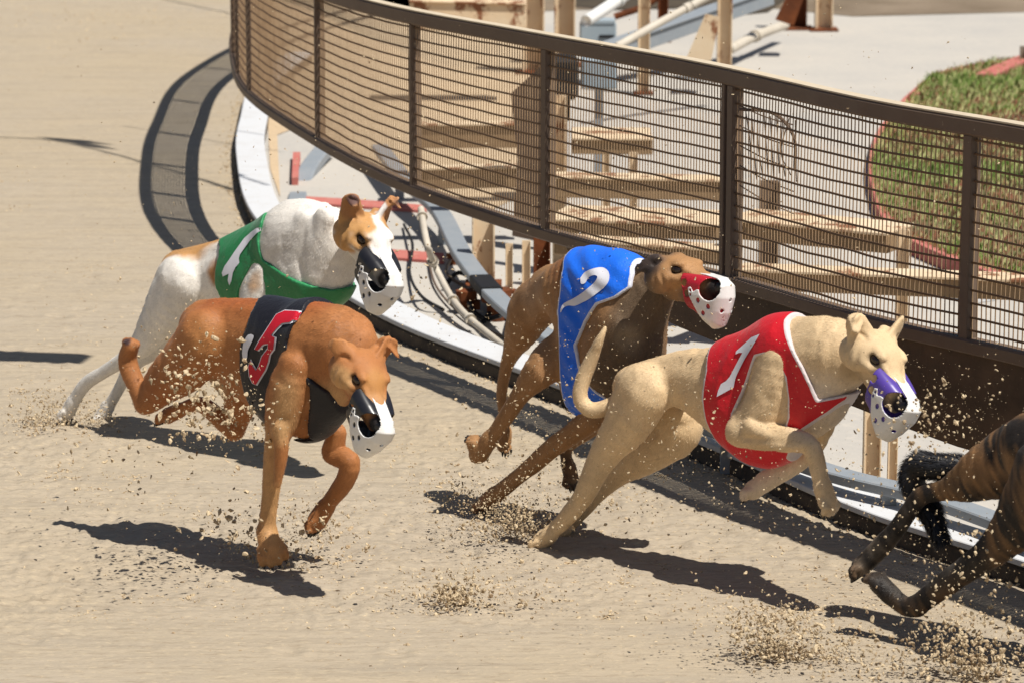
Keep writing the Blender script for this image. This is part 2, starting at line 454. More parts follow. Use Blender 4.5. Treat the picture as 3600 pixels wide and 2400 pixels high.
# churned relief of the raked sand near the dogs
def relief(x0, x1, y0, y1, st):
    X, Y = np.meshgrid(np.arange(x0, x1, st), np.arange(y0, y1, st), indexing='ij'); sh = X.shape
    P = np.c_[X.ravel(), Y.ravel(), np.zeros(X.size)]
    n1 = vnoise(P, 3.1, 101); n2 = vnoise(P * np.array([0.5, 1.6, 1]), 9, 102)
    z = 0.0018 + 0.0012 * n1 + 0.0010 * n2
    # rake lines running with the track in the foreground
    rk = vnoise(np.c_[P[:, 0] * 0.5 + P[:, 1] * 0.10, P[:, 1] * 26 + P[:, 0] * 3.0, P[:, 2]], 1.0, 103) * 0.0012 + vnoise(np.c_[P[:, 0] * 1.2, P[:, 1] * 60 + P[:, 0] * 7, P[:, 2]], 1.0, 113) * 0.0006
    z = z + rk
    # trampled band
    ch = np.clip(0.5 + 1.3 * vnoise(P, 1.3, 104) + 0.5 * vnoise(P, 4.2, 105), 0, 1)
    fore = np.clip((P[:, 1] - (8.05 + 0.12 * P[:, 0])) / 0.5, 0, 1) * np.clip((11.8 - P[:, 1]) / 1.5, 0.25, 1)
    r = 1 - np.abs(vnoise(P, 17, 106)) * 2; r2 = 1 - np.abs(vnoise(P, 39, 107)) * 2; r3 = vnoise(P, 75, 108)
    z = z + ch * fore * (0.0040 * np.clip(r, -0.6, 1) + 0.0040 * np.clip(r2, -0.5, 1) + 0.0030 * r3)
    # paw prints: small dished pits with a rim
    rg = np.random.default_rng(5)
    for k in range(420):
        px, py = rg.uniform(x0, x1), rg.uniform(max(y0, 8.0), min(y1, 13.5)); s_ = rg.uniform(0.024, 0.045)
        m = (np.abs(P[:, 0] - px) < 3 * s_) & (np.abs(P[:, 1] - py) < 3 * s_)
        if not m.any(): continue
        r_ = np.hypot(P[m, 0] - px, (P[m, 1] - py) * 0.8) / s_
        z[m] += rg.uniform(0.002, 0.006) * (-np.exp(-r_ ** 2 * 1.6) + 0.55 * np.exp(-((r_ - 1.35) / 0.4) ** 2))
    z = z + 0.006
    kx = np.interp(P[:, 1], plan[::-1, 1], plan[::-1, 0]); z = np.where(P[:, 0] > kx + 0.01, -0.02, z)
    nx, ny = sh; I = np.arange(nx * ny).reshape(nx, ny)
    Q = np.stack([I[:-1, :-1].ravel(), I[1:, :-1].ravel(), I[1:, 1:].ravel(), I[:-1, 1:].ravel()], 1)
    P[:, 2] = z - 0.006 - (0.004 * np.clip((12.62 - P[:, 1]) / 0.1, 0, 1) if st > 0.02 else 0)
    return P, Q
for (x0, x1, y0, y1, st) in ((-2.2, 1.9, 7.45, 12.6, 0.0085), (-4.2, 2.5, 12.5, 31.0, 0.035)):
    P_, Q_ = relief(x0, x1, y0, y1, st); o = mesh_obj('sand_relief', P_, Q_, M_sand, None, True); tag(o, 'trampled and raked surface of the track sand', kind='structure')

# infield concrete sheet bounded by the kerb
inner = off(0.10)[:, :2]
infield = [tuple(p) for p in inner] + [(60, 5.0), (60, 120), (2.2, 120)]
o = sheet('infield_paving', infield, 0.004, M_conc); tag(o, 'pale concrete paving inside the rail', kind='structure')
o = sheet('infield_sand', [tuple(PG(*p)[:2]) for p in ((985, 700), (975, 480), (1040, 455), (1180, 560), (1350, 640), (1480, 700), (1700, 760), (1930, 640), (1900, 330), (1860, 90), (1900, -500), (1000, -700), (930, -100), (925, 200), (940, 400), (950, 600))], 0.008, mat('infield_sand', (0.56, 0.43, 0.285), rough=0.95, spec=0.1, noise=[(2, 0.4, (0.42, 0.32, 0.21)), (40, 0.4, (0.36, 0.28, 0.19))], bump=(60, 0.4, 0.006)))
tag(o, 'tan sand inside the rail behind the left bays of the fence', kind='structure')
o = sheet('shade_ground', [tuple(PG(*p)[:2]) for p in ((1950, 26), (2150, 40), (2420, 34), (2560, 62), (2700, 48), (2760, 8), (2700, -200), (1950, -200))], 0.012, mat('shade_earth', (0.05, 0.038, 0.027), rough=1, noise=(5, 0.6, (0.10, 0.08, 0.05)))); tag(o, 'dark ground sheet, shade painted in at the far steel frame', kind='structure')  # dark sheet: shade on this ground is put into its colour
dirt = [PG(2680, 30), PG(3000, 62), PG(3700, 44), PG(4600, 20), PG(4600, -500), PG(900, -500), PG(1300, 60), PG(2200, 35)]
o = sheet('dirt_ground', [tuple(p[:2]) for p in dirt], 0.008, M_dirt); tag(o, 'dark bare earth beyond the paving', kind='structure')

# kerb
mb = MB(); kz = 0.074
mb.sweep(off(0.07, kz - 0.009)[K0:], 0.14, 0.018, 0)
kerb_root = empty('kerb', (plan[len(plan)//2][0], plan[len(plan)//2][1], 0)); tag(kerb_root, 'low inner kerb of the track, white on top with a dark face', 'kerb')
mb.build('kerb_cap', M_kerbtop, kerb_root)
mb = MB(); mb.sweep(off(0.072, (kz - 0.02) / 2 - 0.005)[K0:], 0.132, kz - 0.012, 0); mb.build('kerb_face', M_kerbface, kerb_root)

# ---------------------------------------------------------------- fence
def plan_at(u):                  # where the vertical through image column u meets the kerb curve
    k = 0.0
    P = off(k); uu = []
    for p in P:
        rel = p - np.array([0, 0, HC]); fw = rel[1] * CP - rel[2] * SP; uu.append(1800 + F * rel[0] / fw)
    uu = np.array(uu); i0 = int(np.argmin(uu)); j = i0 + int(np.argmin(np.abs(uu[i0:] - u)))
    return j
posts_px = [(893, -360, 318), (1135, -72, 470), (1454, 80, 643), (1913, 178, 842), (2571, 283, 950), (3390, 474, 1182)]
tops = [(S[0], 1.10), (S[plan_at(860)] - 3.0, 1.10)]; bots = [(S[0], 0.55), (S[plan_at(860)] - 3.0, 0.55)]
post_idx = []
for (u, vt, vb) in posts_px:
    j = plan_at(u); p = off(0.0)[j]; post_idx.append(j)
    zt = PY(u, vt, p[1])[2]; zb = PY(u, vb, p[1])[2]
    print('post', u, p, 'zt', round(zt, 3), 'zb', round(zb, 3))
    if u > 1200: tops.append((S[j], zt))
    bots.append((S[j], zb))
tops.append((S[-1], tops[-1][1])); bots.append((S[-1], bots[-1][1]))
def sm(tab):
    z = np.interp(S, [a for a, b in tab], [b for a, b in tab])
    for _ in range(400): z[1:-1] = z[1:-1] * 0.5 + 0.25 * (z[:-2] + z[2:])
    return z
ZT, ZB = sm(tops), sm(bots)
fl = off(0.0)
fence = empty('fence', (*plan[len(plan)//2], 0)); tag(fence, 'brown steel mesh safety fence curving above the inner kerb', 'fence')
dens = slice(0, len(plan), 4)
top = np.c_[fl[:, :2], ZT + 0.02][dens]; bot = np.c_[fl[:, :2], ZB - 0.018][dens]
mb = MB(); mb.sweep(top, 0.045, 0.048, 0); tr = mb.build('top_rail', M_rail, fence)
mb = MB(); mb.sweep(top + np.array([0, 0, 0.026]), 0.040, 0.005, 0); mb.build('lit_top_strip', M_railtop, tr)  # pale strip paints the sunlit top of the rail
mb = MB(); mb.sweep(bot, 0.05, 0.038, 0); mb.build('bottom_rail', M_rail, fence)
# more posts beyond the ones measured
gap = 26
allposts = [post_idx[0] - k for k in (14, 32, 54, 80, 110, 140)][::-1] + post_idx + [post_idx[-1] + 36, post_idx[-1] + 72]
allposts = [j for j in allposts if 2 < j < len(plan) - 2]
for j in allposts:
    p = fl[j]; t = Tn[j]
    mb = MB()
    if j == post_idx[4]:
        for dd in (-0.026, 0.018):
            q = np.array([p[0] + t[0] * dd, p[1] + t[1] * dd])
            mb.box((*q, (ZT[j] + ZB[j]) / 2 - 0.003), np.r_[t, 0] * (0.010 if dd < 0 else 0.017), np.r_[Nr[j], 0] * 0.019, (0, 0, (ZT[j] - ZB[j]) / 2), 0, 0.002)
    else:
        w = 0.016 if j > post_idx[2] else 0.010
        mb.box((p[0], p[1], (ZT[j] + ZB[j]) / 2 - 0.003), np.r_[t, 0] * w, np.r_[Nr[j], 0] * 0.019, (0, 0, (ZT[j] - ZB[j]) / 2), 0, 0.002)
    mb.build('post', M_rail, fence)
# woven wire in each bay
def bay(j0, j1):
    s0, s1 = S[j0], S[j1]
    V = []; Fs = []
    def X(s, z, o=0.0):
        i = np.interp(s, S, np.arange(len(S))); a = int(i); b = min(a + 1, len(S) - 1); f = i - a
        pp = fl[a] * (1 - f) + fl[b] * f; nn = Nr[a]
        return np.array([pp[0] + nn[0] * o, pp[1] + nn[1] * o, z]), Tn[a], Nr[a]
    n = max(2, int((s1 - s0) / 0.0175))
    MI = []
    for i in range(1, n):
        s = s0 + (s1 - s0) * i / n
        zt, zb = np.interp(s, S, ZT), np.interp(s, S, ZB)
        ts = np.linspace(0, 1, 5)
        b = len(V)
        for t in ts:
            wob = 0.0025 * math.sin(s * 9 + t * 7) + rng.normal() * 0.0006
            c, tt, nn = X(s, zb + (zt - zb) * t, 0.002 * math.sin(s * 3 + t * 4))
            w = 0.00125
            for (da, dn) in ((-w, -w), (w, -w), (w, w), (-w, w)):
                V.append((c[0] + tt[0] * (da + wob) + nn[0] * dn, c[1] + tt[1] * (da + wob) + nn[1] * dn, c[2]))
        for k in range(4):
            for q in range(4): Fs.append((b + k * 4 + q, b + k * 4 + (q + 1) % 4, b + (k + 1) * 4 + (q + 1) % 4, b + (k + 1) * 4 + q)); MI.append(1)
    nr = 15; m = max(6, int((s1 - s0) / 0.06))
    ph = rng.uniform(0, 6.28, nr)
    for r in range(nr):
        b = len(V)
        amp = rng.uniform(0.0004, 0.0016) * (2.0 if r < 5 else 1); tilt = rng.normal() * 0.0015
        for i in range(m + 1):
            s = s0 + (s1 - s0) * i / m
            zt, zb = np.interp(s, S, ZT), np.interp(s, S, ZB)
            f = (r + 0.6) / nr
            z = zb + (zt - zb) * f + amp * math.sin(i * 1.1 + ph[r]) * math.sin(math.pi * i / m) - 0.003 * math.sin(math.pi * i / m) + tilt * (i / m - 0.5)
            c, tt, nn = X(s, z, -0.004)
            w = 0.0026
            for (dz, dn) in ((-w, -w), (w, -w), (w, w), (-w, w)): V.append((c[0] + nn[0] * dn, c[1] + nn[1] * dn, c[2] + dz))
        for i in range(m):
            for q in range(4): Fs.append((b + i * 4 + q, b + i * 4 + (q + 1) % 4, b + (i + 1) * 4 + (q + 1) % 4, b + (i + 1) * 4 + q)); MI.append(0)
    mesh_obj('wire_mesh', V, Fs, [M_wire, M_wire2], fence, False, MI)
for a, b in zip(allposts[:-1], allposts[1:]): bay(a, b)

# rubber skirt hanging below the bottom rail on the right
SK = [(1990, 905, 0), (2140, 1010, 0), (2340, 1140, 0), (2510, 1208, 0), (2760, 1340, 0), (2991, 1445, 0), (3180, 1508, 0), (3400, 1587, 0), (3600, 1640, 0)]
low = []
for (u, v, _) in SK:
    j = plan_at(u); p = off(0.01)[j]; low.append((S[j], PY(u, v, p[1])[2]))
low.append((S[-1], low[-1][1]))
print('skirt', low)
j0 = plan_at(1985); js = np.arange(j0, len(plan), 2)
zl = np.interp(S[js], [a for a, b in low], [b for a, b in low])
V = []; Fs = []; nk = 7
for a, (j, z) in enumerate(zip(js, zl)):
    for k in range(nk):
        t = k / (nk - 1); zz = (ZB[j] - 0.037) * (1 - t) + z * t
        for th in (0, 0.008):
            q = plan[j] + Nr[j] * (0.002 + 0.02 * math.sin(t * 1.6) + th)
            V.append((q[0], q[1], zz))
for a in range(len(js) - 1):
    for k in range(nk - 1):
        i = (a * nk + k) * 2; n2 = ((a + 1) * nk + k) * 2
        Fs.append((i, n2, n2 + 2, i + 2)); Fs.append((i + 1, i + 3, n2 + 3, n2 + 1))
    i = (a * nk + nk - 1) * 2; n2 = ((a + 1) * nk + nk - 1) * 2; Fs.append((i, n2, n2 + 1, i + 1))
mesh_obj('skirt', V, Fs, M_apron, fence, True)

# torn patch of wire in the bay by the double post
mb = MB(); j = post_idx[4]
for i in range(9):
    a = PY(2620 + i * 22, 380 + i * 6 + rng.uniform(-6, 6), fl[j][1] - 0.10 - i * 0.012); b = PY(2640 + i * 20, 640 + rng.uniform(-50, 10), fl[j][1] - 0.06 - i * 0.012)
    mb.tube(catmull([a, (a + b) / 2 + rng.normal(size=3) * 0.008, b], 5), 0.0018, 5)
for i in range(5):
    a = PY(2600, 372 + i * 70, fl[j][1] - 0.06); b = PY(2790, 440 + i * 78, fl[j][1] - 0.15)
    mb.tube(catmull([a, (a + b) / 2 + np.array([0, 0, -0.006]), b], 5), 0.0022, 5)
mb.tube(catmull([PY(2600, 385, fl[j][1] - 0.08), PY(2720, 400, fl[j][1] - 0.13), PY(2790, 480, fl[j][1] - 0.16), PY(2795, 600, fl[j][1] - 0.15)], 8), 0.005, 6)
mb.build('wire_patch', M_rail, fence)

# ---------------------------------------------------------------- behind the fence
def T(name, label, cat, at, group=None):
    e = empty(name, (at[0], at[1], 0)); tag(e, label, cat, group); return e
def Pz(u, v, Y): return PY(u, v, Y)

# lure rail, a wide grey steel strip inside the kerb
LR = [(1335, 520), (1430, 640), (1545, 745), (1640, 920), (1800, 1098), (2100, 1290), (2450, 1480), (2900, 1655), (3250, 1745), (3600, 1868), (3900, 1985)]
lr = catmull([PG(u, v, 0.12) for (u, v) in LR], 8)
e = T('lure_rail', 'grey painted steel lure rail running beside the white kerb', 'rail', lr[40])
MB().sweep(lr, 0.075, 0.03).build('rail_strip', M_grey, e)
for i in range(6, len(lr), 11):
    mb = MB(); mb.box((lr[i][0], lr[i][1], 0.054), (0.02, 0, 0), (0, 0.02, 0), (0, 0, 0.05)); mb.build('foot', M_grey, e)
a = catmull([PG(1030, 790, 0.12), Pz(1050, 690, 15.4), Pz(1085, 600, 15.9), Pz(1150, 515, 16.4)], 8)
e = T('brace', 'short grey curved brace rising to the fence behind the white dog', 'brace', a[0])
MB().sweep(a, 0.085, 0.05).build('brace_arm', M_grey, e)

A = lr[np.argmin([abs((1800 + F * q[0] / (q[1] * CP - (q[2] - HC) * SP)) - 1700) + (0 if q[1] < 14 else 999) for q in lr])]
k_ = int(np.argmin(np.linalg.norm(lr - A, axis=1)))
mb = MB(); mb.sweep(lr[k_ - 1:k_ + 2] + np.array([0, 0, 0.002]), 0.083, 0.040); mb.build('clamp', M_black, e)
# curved pale hose and the flat hoop by the rail
a = catmull([PG(1480, 735, 0.3), PG(1500, 850, 0.25), PG(1540, 960, 0.12), PG(1620, 1090, 0.06), PG(1780, 1225, 0.03)], 8)
e = T('hose', 'pale curved hose lying between kerb and lure rail', 'hose', a[-1]); MB().tube(a, 0.013, 10).build('hose_tube', M_pipe, e, True)
for q in (2, 13, 22, 26):
    dq = (a[q + 1] - a[q]) / np.linalg.norm(a[q + 1] - a[q]); MB().tube([a[q] - dq * 0.012, a[q] + dq * 0.012], 0.021, 12).build('hose_joint', M_pipe, e, True)
a = catmull([PG(1500, 850, 0.02), PG(1530, 1000, 0.02), PG(1640, 1120, 0.02), PG(1780, 1190, 0.02)], 8)
e = T('cable', 'thin brown cable looping over the paving beside the hose', 'cable', a[-1]); MB().tube(a, 0.005, 6).build('cable_line', M_rail, e, True)

for pts, r, m_, lb in (([(1560, 1010), (1610, 960), (1660, 990), (1650, 1070), (1700, 1120), (1760, 1110)], 0.009, M_black, 'black cable coiled beside the lure rail, nearest the hose'),
                   ([(1590, 900), (1570, 960), (1640, 1010), (1740, 1040), (1790, 1000)], 0.007, M_rail, 'brown cable crossing under the lure rail'),
                   ([(1700, 1130), (1760, 1060), (1800, 1070), (1790, 1160), (1830, 1200)], 0.010, M_black, 'black loop of cable against the kerb behind the blue dog'),
                   ([(1420, 790), (1450, 860), (1440, 960), (1480, 1040), (1560, 1090)], 0.006, M_black, 'thin black cable on the paving right of the white dog')):
    a = catmull([PG(u, v, 0.02 + 0.03 * (i % 2)) for i, (u, v) in enumerate(pts)], 8); e = T('cable', lb, 'cable', a[0]); MB().tube(a, r, 8).build('cable_line', m_, e, True)
for (u, v, w_, h_, lb) in ((1640, 1105, 0.05, 0.09, 'rusty valve stub standing beside the lure rail clamp'), (1745, 1130, 0.07, 0.12, 'dark rusty block on the paving, half behind the blue dog'), (1590, 935, 0.03, 0.05, 'small rusty fitting under the grey lure rail')):
    g = PG(u, v); e = T('fitting', lb, 'fitting', g); mb = MB()
    mb.tube([(g[0], g[1], 0.005), (g[0], g[1], h_ * 0.6), (g[0], g[1], h_ * 0.62), (g[0], g[1], h_)], [w_ * 0.5, w_ * 0.5, w_ * 0.8, w_ * 0.8], 12); mb.box((g[0] + w_ * 0.9, g[1], h_ * 0.4), (w_ * 0.5, 0, 0), (0, w_ * 0.35, 0), (0, 0, w_ * 0.35), 0, 0.004); mb.build('fitting_body', M_rust, e)
# drainage boards with red painted edges
def slab(name, label, cat, corners, z0, z1, m, group=None):
    b = [PG(u, v, z1) for (u, v) in corners]
    V = [(p[0], p[1], z0) for p in b] + [(p[0], p[1], z1) for p in b]; n = len(b)
    Fs = [tuple(range(n))[::-1], tuple(range(n, 2 * n))] + [(i, (i + 1) % n, n + (i + 1) % n, n + i) for i in range(n)]
    o = mesh_obj(name, V, Fs, m, None, False); tag(o, label, cat, group); return o
slab('painted_edging', 'red painted edge strip on the paving, nearer the fence bottom', 'edging', [(1060, 690), (1240, 700), (1500, 722), (1500, 742), (1240, 724), (1060, 712)], 0.0045, 0.016, M_redk, 'red edge strips')
slab('painted_edging', 'red painted edge strip on the paving, level with the muzzle of the white dog', 'edging', [(1370, 876), (1560, 890), (1560, 920), (1370, 905)], 0.0045, 0.016, M_redk, 'red edge strips')
slab('painted_edging', 'short upright red strip beside the kerb, far left below the fence', 'edging', [(1030, 535), (1056, 535), (1048, 625), (1026, 625)], 0.0045, 0.04, M_redk, 'red edge strips')

# steel posts standing on the paving: (u of middle, v of top, v of foot, width px, label)
def post(u, vt, vf, wpx, label, m=M_cream, name='steel_post', ch=True, group='rusty cream steel posts', depth=None):
    g = PG(u, vf); s = PX(u, vf, g[1]); w = wpx / s; zt = PY(u, vt, g[1])[2]
    e = T(name, label, 'post', g, group)
    mb = MB(); t = w * 0.09
    # a channel section: web and two flanges
    mb.box((g[0], g[1] + w * 0.35, zt / 2 + 0.003), (w / 2, 0, 0), (0, t / 2, 0), (0, 0, zt / 2), 0, t * 0.2)
    for q in (-1, 1): mb.box((g[0] + q * (w / 2 - t / 2), g[1], zt / 2 + 0.003), (t / 2, 0, 0), (0, w * 0.35 - t / 2 - 0.001, 0), (0, 0, zt / 2 - 0.002), 0, t * 0.2)
    mb.build('channel', m, e)
    mb = MB(); mb.box((g[0], g[1], 0.012), (w * 0.8, 0, 0), (0, w * 0.8, 0), (0, 0, 0.007), 0, 0.002); mb.build('base_plate', M_rust, e)
    return e, g, zt
P1 = post
post(1700, 760, 1010, 80, 'wide rusty cream post behind the lure rail, below the fence')
post(1790, 860, 1035, 26, 'thin rusty strut beside the blue dog, left one of two', group='rusty struts')
post(1850, 850, 1030, 30, 'thin rusty strut beside the blue dog, right one of two', group='rusty struts')
post(1905, 830, 1010, 60, 'dark rusty stump just behind the rump of the blue dog', m=M_rust)
post(3062, 1380, 1745, 62, 'wider orange cream post of the pair under the skirt, behind the fawn dog')
post(3135, 1400, 1735, 34, 'narrower orange cream post of the pair under the skirt')
post(1965, 340, 960, 46, 'cream upright seen through the mesh at the centre of the fence')
post(1875, -150, 260, 78, 'thick rusty cream post above the fence, left one by the grey box')
post(1985, -150, 235, 74, 'thick rusty cream post above the fence, touching the grey box')
post(2262, -150, 335, 42, 'slim cream post behind the conduit pipe')
post(2330, -150, 150, 36, 'slim rusty post between conduit pipe and bracket', m=M_rust)
post(2545, -150, 290, 52, 'tall cream channel post cut by the top edge, right of the conduit pipe')
post(2895, -150, 110, 62, 'rightmost big cream steel column on the paving')
post(2800, -150, 105, 70, 'dark rusty column leaning beside the rightmost cream column', m=M_rust)
post(2700, 640, 1010, 70, 'dark square stanchion behind the double post of the fence', m=M_rail)
post(3165, 812, 1290, 44, 'cream end post of the long bench frame seen through the mesh')
post(2225, 540, 900, 30, 'cream leg under the step box seen through the mesh')
post(2130, 470, 760, 26, 'cream prop behind the step box seen through the mesh')

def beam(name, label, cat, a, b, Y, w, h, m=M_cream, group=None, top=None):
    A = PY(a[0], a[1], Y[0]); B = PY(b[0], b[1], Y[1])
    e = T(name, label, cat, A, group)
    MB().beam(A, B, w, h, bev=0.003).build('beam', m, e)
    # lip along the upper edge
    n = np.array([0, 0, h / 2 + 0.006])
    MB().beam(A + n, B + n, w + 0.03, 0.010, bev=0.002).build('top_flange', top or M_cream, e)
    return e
GB = 'channel beams of the lure frame'
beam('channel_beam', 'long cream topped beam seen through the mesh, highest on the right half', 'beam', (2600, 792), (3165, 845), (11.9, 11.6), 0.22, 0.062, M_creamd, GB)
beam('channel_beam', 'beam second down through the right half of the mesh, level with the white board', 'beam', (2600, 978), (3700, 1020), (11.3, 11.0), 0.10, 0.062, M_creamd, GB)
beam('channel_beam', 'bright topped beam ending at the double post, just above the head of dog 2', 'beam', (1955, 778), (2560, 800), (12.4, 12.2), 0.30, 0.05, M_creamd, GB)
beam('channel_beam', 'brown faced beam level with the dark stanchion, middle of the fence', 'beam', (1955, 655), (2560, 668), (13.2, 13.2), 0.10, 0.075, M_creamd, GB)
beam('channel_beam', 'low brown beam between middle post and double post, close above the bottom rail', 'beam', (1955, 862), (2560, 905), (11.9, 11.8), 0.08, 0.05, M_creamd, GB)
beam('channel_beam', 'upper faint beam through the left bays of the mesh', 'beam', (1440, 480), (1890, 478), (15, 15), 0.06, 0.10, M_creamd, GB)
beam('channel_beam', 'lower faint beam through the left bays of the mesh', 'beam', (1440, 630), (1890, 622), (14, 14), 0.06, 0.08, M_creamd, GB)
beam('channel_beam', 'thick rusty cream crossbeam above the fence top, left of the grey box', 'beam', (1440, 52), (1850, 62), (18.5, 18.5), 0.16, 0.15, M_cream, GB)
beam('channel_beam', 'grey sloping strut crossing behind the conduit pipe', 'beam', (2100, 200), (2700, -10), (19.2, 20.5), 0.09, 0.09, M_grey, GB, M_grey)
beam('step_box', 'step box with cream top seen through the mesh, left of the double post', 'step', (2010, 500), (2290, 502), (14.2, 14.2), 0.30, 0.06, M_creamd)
# dark hanging curtain seen through the third bay
a = [(1795, 330), (1905, 230), (1915, 700), (1890, 850), (1800, 830), (1820, 560)]
Yc = 13.8
V = [PY(u, v, Yc) for u, v in a] + [PY(u, v, Yc + 0.05) for u, v in a]; n = len(a)
o = mesh_obj('hanging_flap', V, [tuple(range(n)), tuple(range(n, 2 * n))[::-1]] + [(i, n + i, n + (i + 1) % n, (i + 1) % n) for i in range(n)], mat('brown_canvas', (0.085, 0.055, 0.04), rough=0.9, noise=(5, 0.5, (0.05, 0.035, 0.025))), None, False)
tag(o, 'dark brown canvas flap hanging behind the mesh in the middle bay', 'flap')

# grey switch box on its post
g = PG(2100, 260); Yb = g[1]
e = T('switch_box', 'pale grey electrical switch box behind the fence top', 'electrical box', g)
c = PY(2102, 125, Yb); s = PX(2102, 125, Yb)
mb = MB(); mb.box(c, (64 / s, 0, 0), (0, 0.06, 0), (0, 0, 46 / s), 0, 0.008); mb.box(c + np.array([0, 0, 50 / s]), (60 / s, 0, 0), (0, 0.065, 0), (0, 0, 8 / s), 0, 0.004)
bx = mb.build('housing', M_box, e)
mb = MB(); mb.box(c + np.array([30 / s, -0.064, 0.0]), (26 / s, 0, 0), (0, 0.003, 0), (0, 0, 5 / s)); mb.build('latch', M_black, bx)
mb = MB(); mb.box((c[0], c[1], (c[2] - 46 / s) / 2), (14 / s, 0, 0), (0, 0.02, 0), (0, 0, (c[2] - 48 / s) / 2 - 0.004)); mb.build('stand', M_grey, e)
g2 = PY(1985, 118, Yb)
# box seen through the mesh
c = PY(2105, 255, 15.2); s = PX(2105, 255, 15.2)
e = T('switch_box', 'blue grey cabinet seen through the mesh under the electrical box', 'electrical box', (c[0], c[1]))
mb = MB(); mb.box(c, (62 / s, 0, 0), (0, 0.07, 0), (0, 0, 52 / s), 0, 0.006); bx = mb.build('housing', M_box, e)
mb = MB(); mb.box((c[0], c[1], (c[2] - 53 / s) / 2), (14 / s, 0, 0), (0, 0.02, 0), (0, 0, (c[2] - 54 / s) / 2 - 0.004)); mb.build('stand', M_grey, e)
c = PY(1985, 270, 15.0); s = PX(1985, 270, 15.0)
e = T('motor_cover', 'black motor cover seen through the mesh left of the cabinet', 'motor cover', (c[0], c[1]))
mb = MB(); mb.box(c, (46 / s, 0, 0), (0, 0.10, 0), (0, 0, 75 / s), 0, 0.02); mb.box(c + np.array([0, 0, -75 / s - 0.05]), (20 / s, 0, 0), (0, 0.04, 0), (0, 0, 0.048)); mb.build('cover', M_black, e)
mb = MB(); mb.box((c[0], c[1], (c[2] - 75 / s - 0.10) / 2), (10 / s, 0, 0), (0, 0.03, 0), (0, 0, (c[2] - 75 / s - 0.1) / 2 - 0.004)); mb.build('stand', M_rust, e)

# conduit and pipes above the fence
def pipe(label, pts, r, m=M_pipe, cuff=True):
    A = catmull([PY(*p) for p in pts], 8); e = T('conduit_pipe', label, 'pipe', A[0], 'conduit pipes')
    MB().tube(A, r, 12).build('tube', m, e, True)
    if cuff: MB().tube([A[len(A)//2] * 0.97 + A[len(A)//2 + 1] * 0.03, A[len(A)//2 + 1]], r * 1.25, 12).build('coupling', m, e, True)
pipe('long pale conduit pipe slanting up to the right above the fence', [(2168, 165, 17.5), (2320, 80, 17.7), (2500, -15, 17.9), (2700, -110, 18.1)], 0.021)
pipe('white plastic pipe slanting behind the grey electrical box', [(2060, 75, 19.0), (2130, 30, 19.2), (2210, -25, 19.4), (2300, -80, 19.6)], 0.034, mat('white_pipe', (0.68, 0.68, 0.66), rough=0.5))
pipe('thin dark pipe crossing behind the slim posts', [(2160, 60, 20.5), (2260, 25, 20.5), (2330, -20, 20.5)], 0.02, M_rust)
pipe('low pale pipe lying on the paving by the rightmost column', [(2560, 178, 20.0), (2650, 130, 20.6), (2760, 88, 21.4)], 0.03)
# rusty knee bracket
A = [(2410, 212), (2500, 215), (2532, 60), (2480, 50)]
Yk = 18.8; V = [PY(u, v, Yk) for u, v in A] + [PY(u, v, Yk + 0.12) for u, v in A]
o = mesh_obj('knee_bracket', V, [(0, 1, 2, 3), (7, 6, 5, 4), (0, 4, 5, 1), (1, 5, 6, 2), (2, 6, 7, 3), (3, 7, 4, 0)], M_cream, None, False)
tag(o, 'slanting rusty cream knee bracket left of the tall channel post', 'bracket')
A = [(2725, 70), (2790, 92), (2830, -20), (2790, -60)]
Yk = 20.6; V = [PY(u, v, Yk) for u, v in A] + [PY(u, v, Yk + 0.15) for u, v in A]
o = mesh_obj('knee_bracket', V, [(0, 1, 2, 3), (7, 6, 5, 4), (0, 4, 5, 1), (1, 5, 6, 2), (2, 6, 7, 3), (3, 7, 4, 0)], M_rust, None, False)
tag(o, 'dark rusty knee bracket against the rightmost columns', 'bracket')

# grass island with its red kerb
GI = [(3170, 385), (3280, 300), (3420, 262), (3620, 238), (4200, 180), (4700, 300), (4500, 900), (3900, 1100), (3200, 900), (3060, 700), (3070, 520)]
gi = catmull([PG(*p) for p in GI] + [PG(*GI[0])], 8)[:-1]
def inset(P, k):
    c = P.mean(0); d = c - P; L = np.linalg.norm(d, axis=1)[:, None]; return P + d / L * k
g1 = inset(gi, 0.0); g2 = inset(gi, 0.12); n = len(gi)
V = [(*p[:2], 0.004) for p in g1] + [(*p[:2], 0.062) for p in inset(gi, 0.01)] + [(*p[:2], 0.062) for p in g2] + [(*p[:2], 0.004) for p in g2]
Fs = []
for a in range(3):
    for i in range(n): Fs.append((a * n + i, a * n + (i + 1) % n, (a + 1) * n + (i + 1) % n, (a + 1) * n + i))
o = mesh_obj('island_kerb', V, Fs, M_redk, None, False); tag(o, 'worn red painted kerb round the grass island', 'kerb')
M_soil = mat('lawn_soil', (0.10, 0.075, 0.04), rough=1, noise=(4, 0.6, (0.12, 0.15, 0.04)))
o = mesh_obj('lawn', [(*p[:2], 0.06) for p in inset(gi, 0.125)], [tuple(range(n))], M_soil, None, False); tag(o, 'earth under the grass island', kind='structure')
ig = inset(gi, 0.05)[:, :2]
V = []; Fs = []; MI = []
lo, hi = ig.min(0), ig.max(0)
pts = np.stack([rng.uniform(lo[0], hi[0], 160000), rng.uniform(lo[1], hi[1], 160000)], 1)
pts = pts[poly_sdf(pts[:, 0], pts[:, 1], ig) < 0]
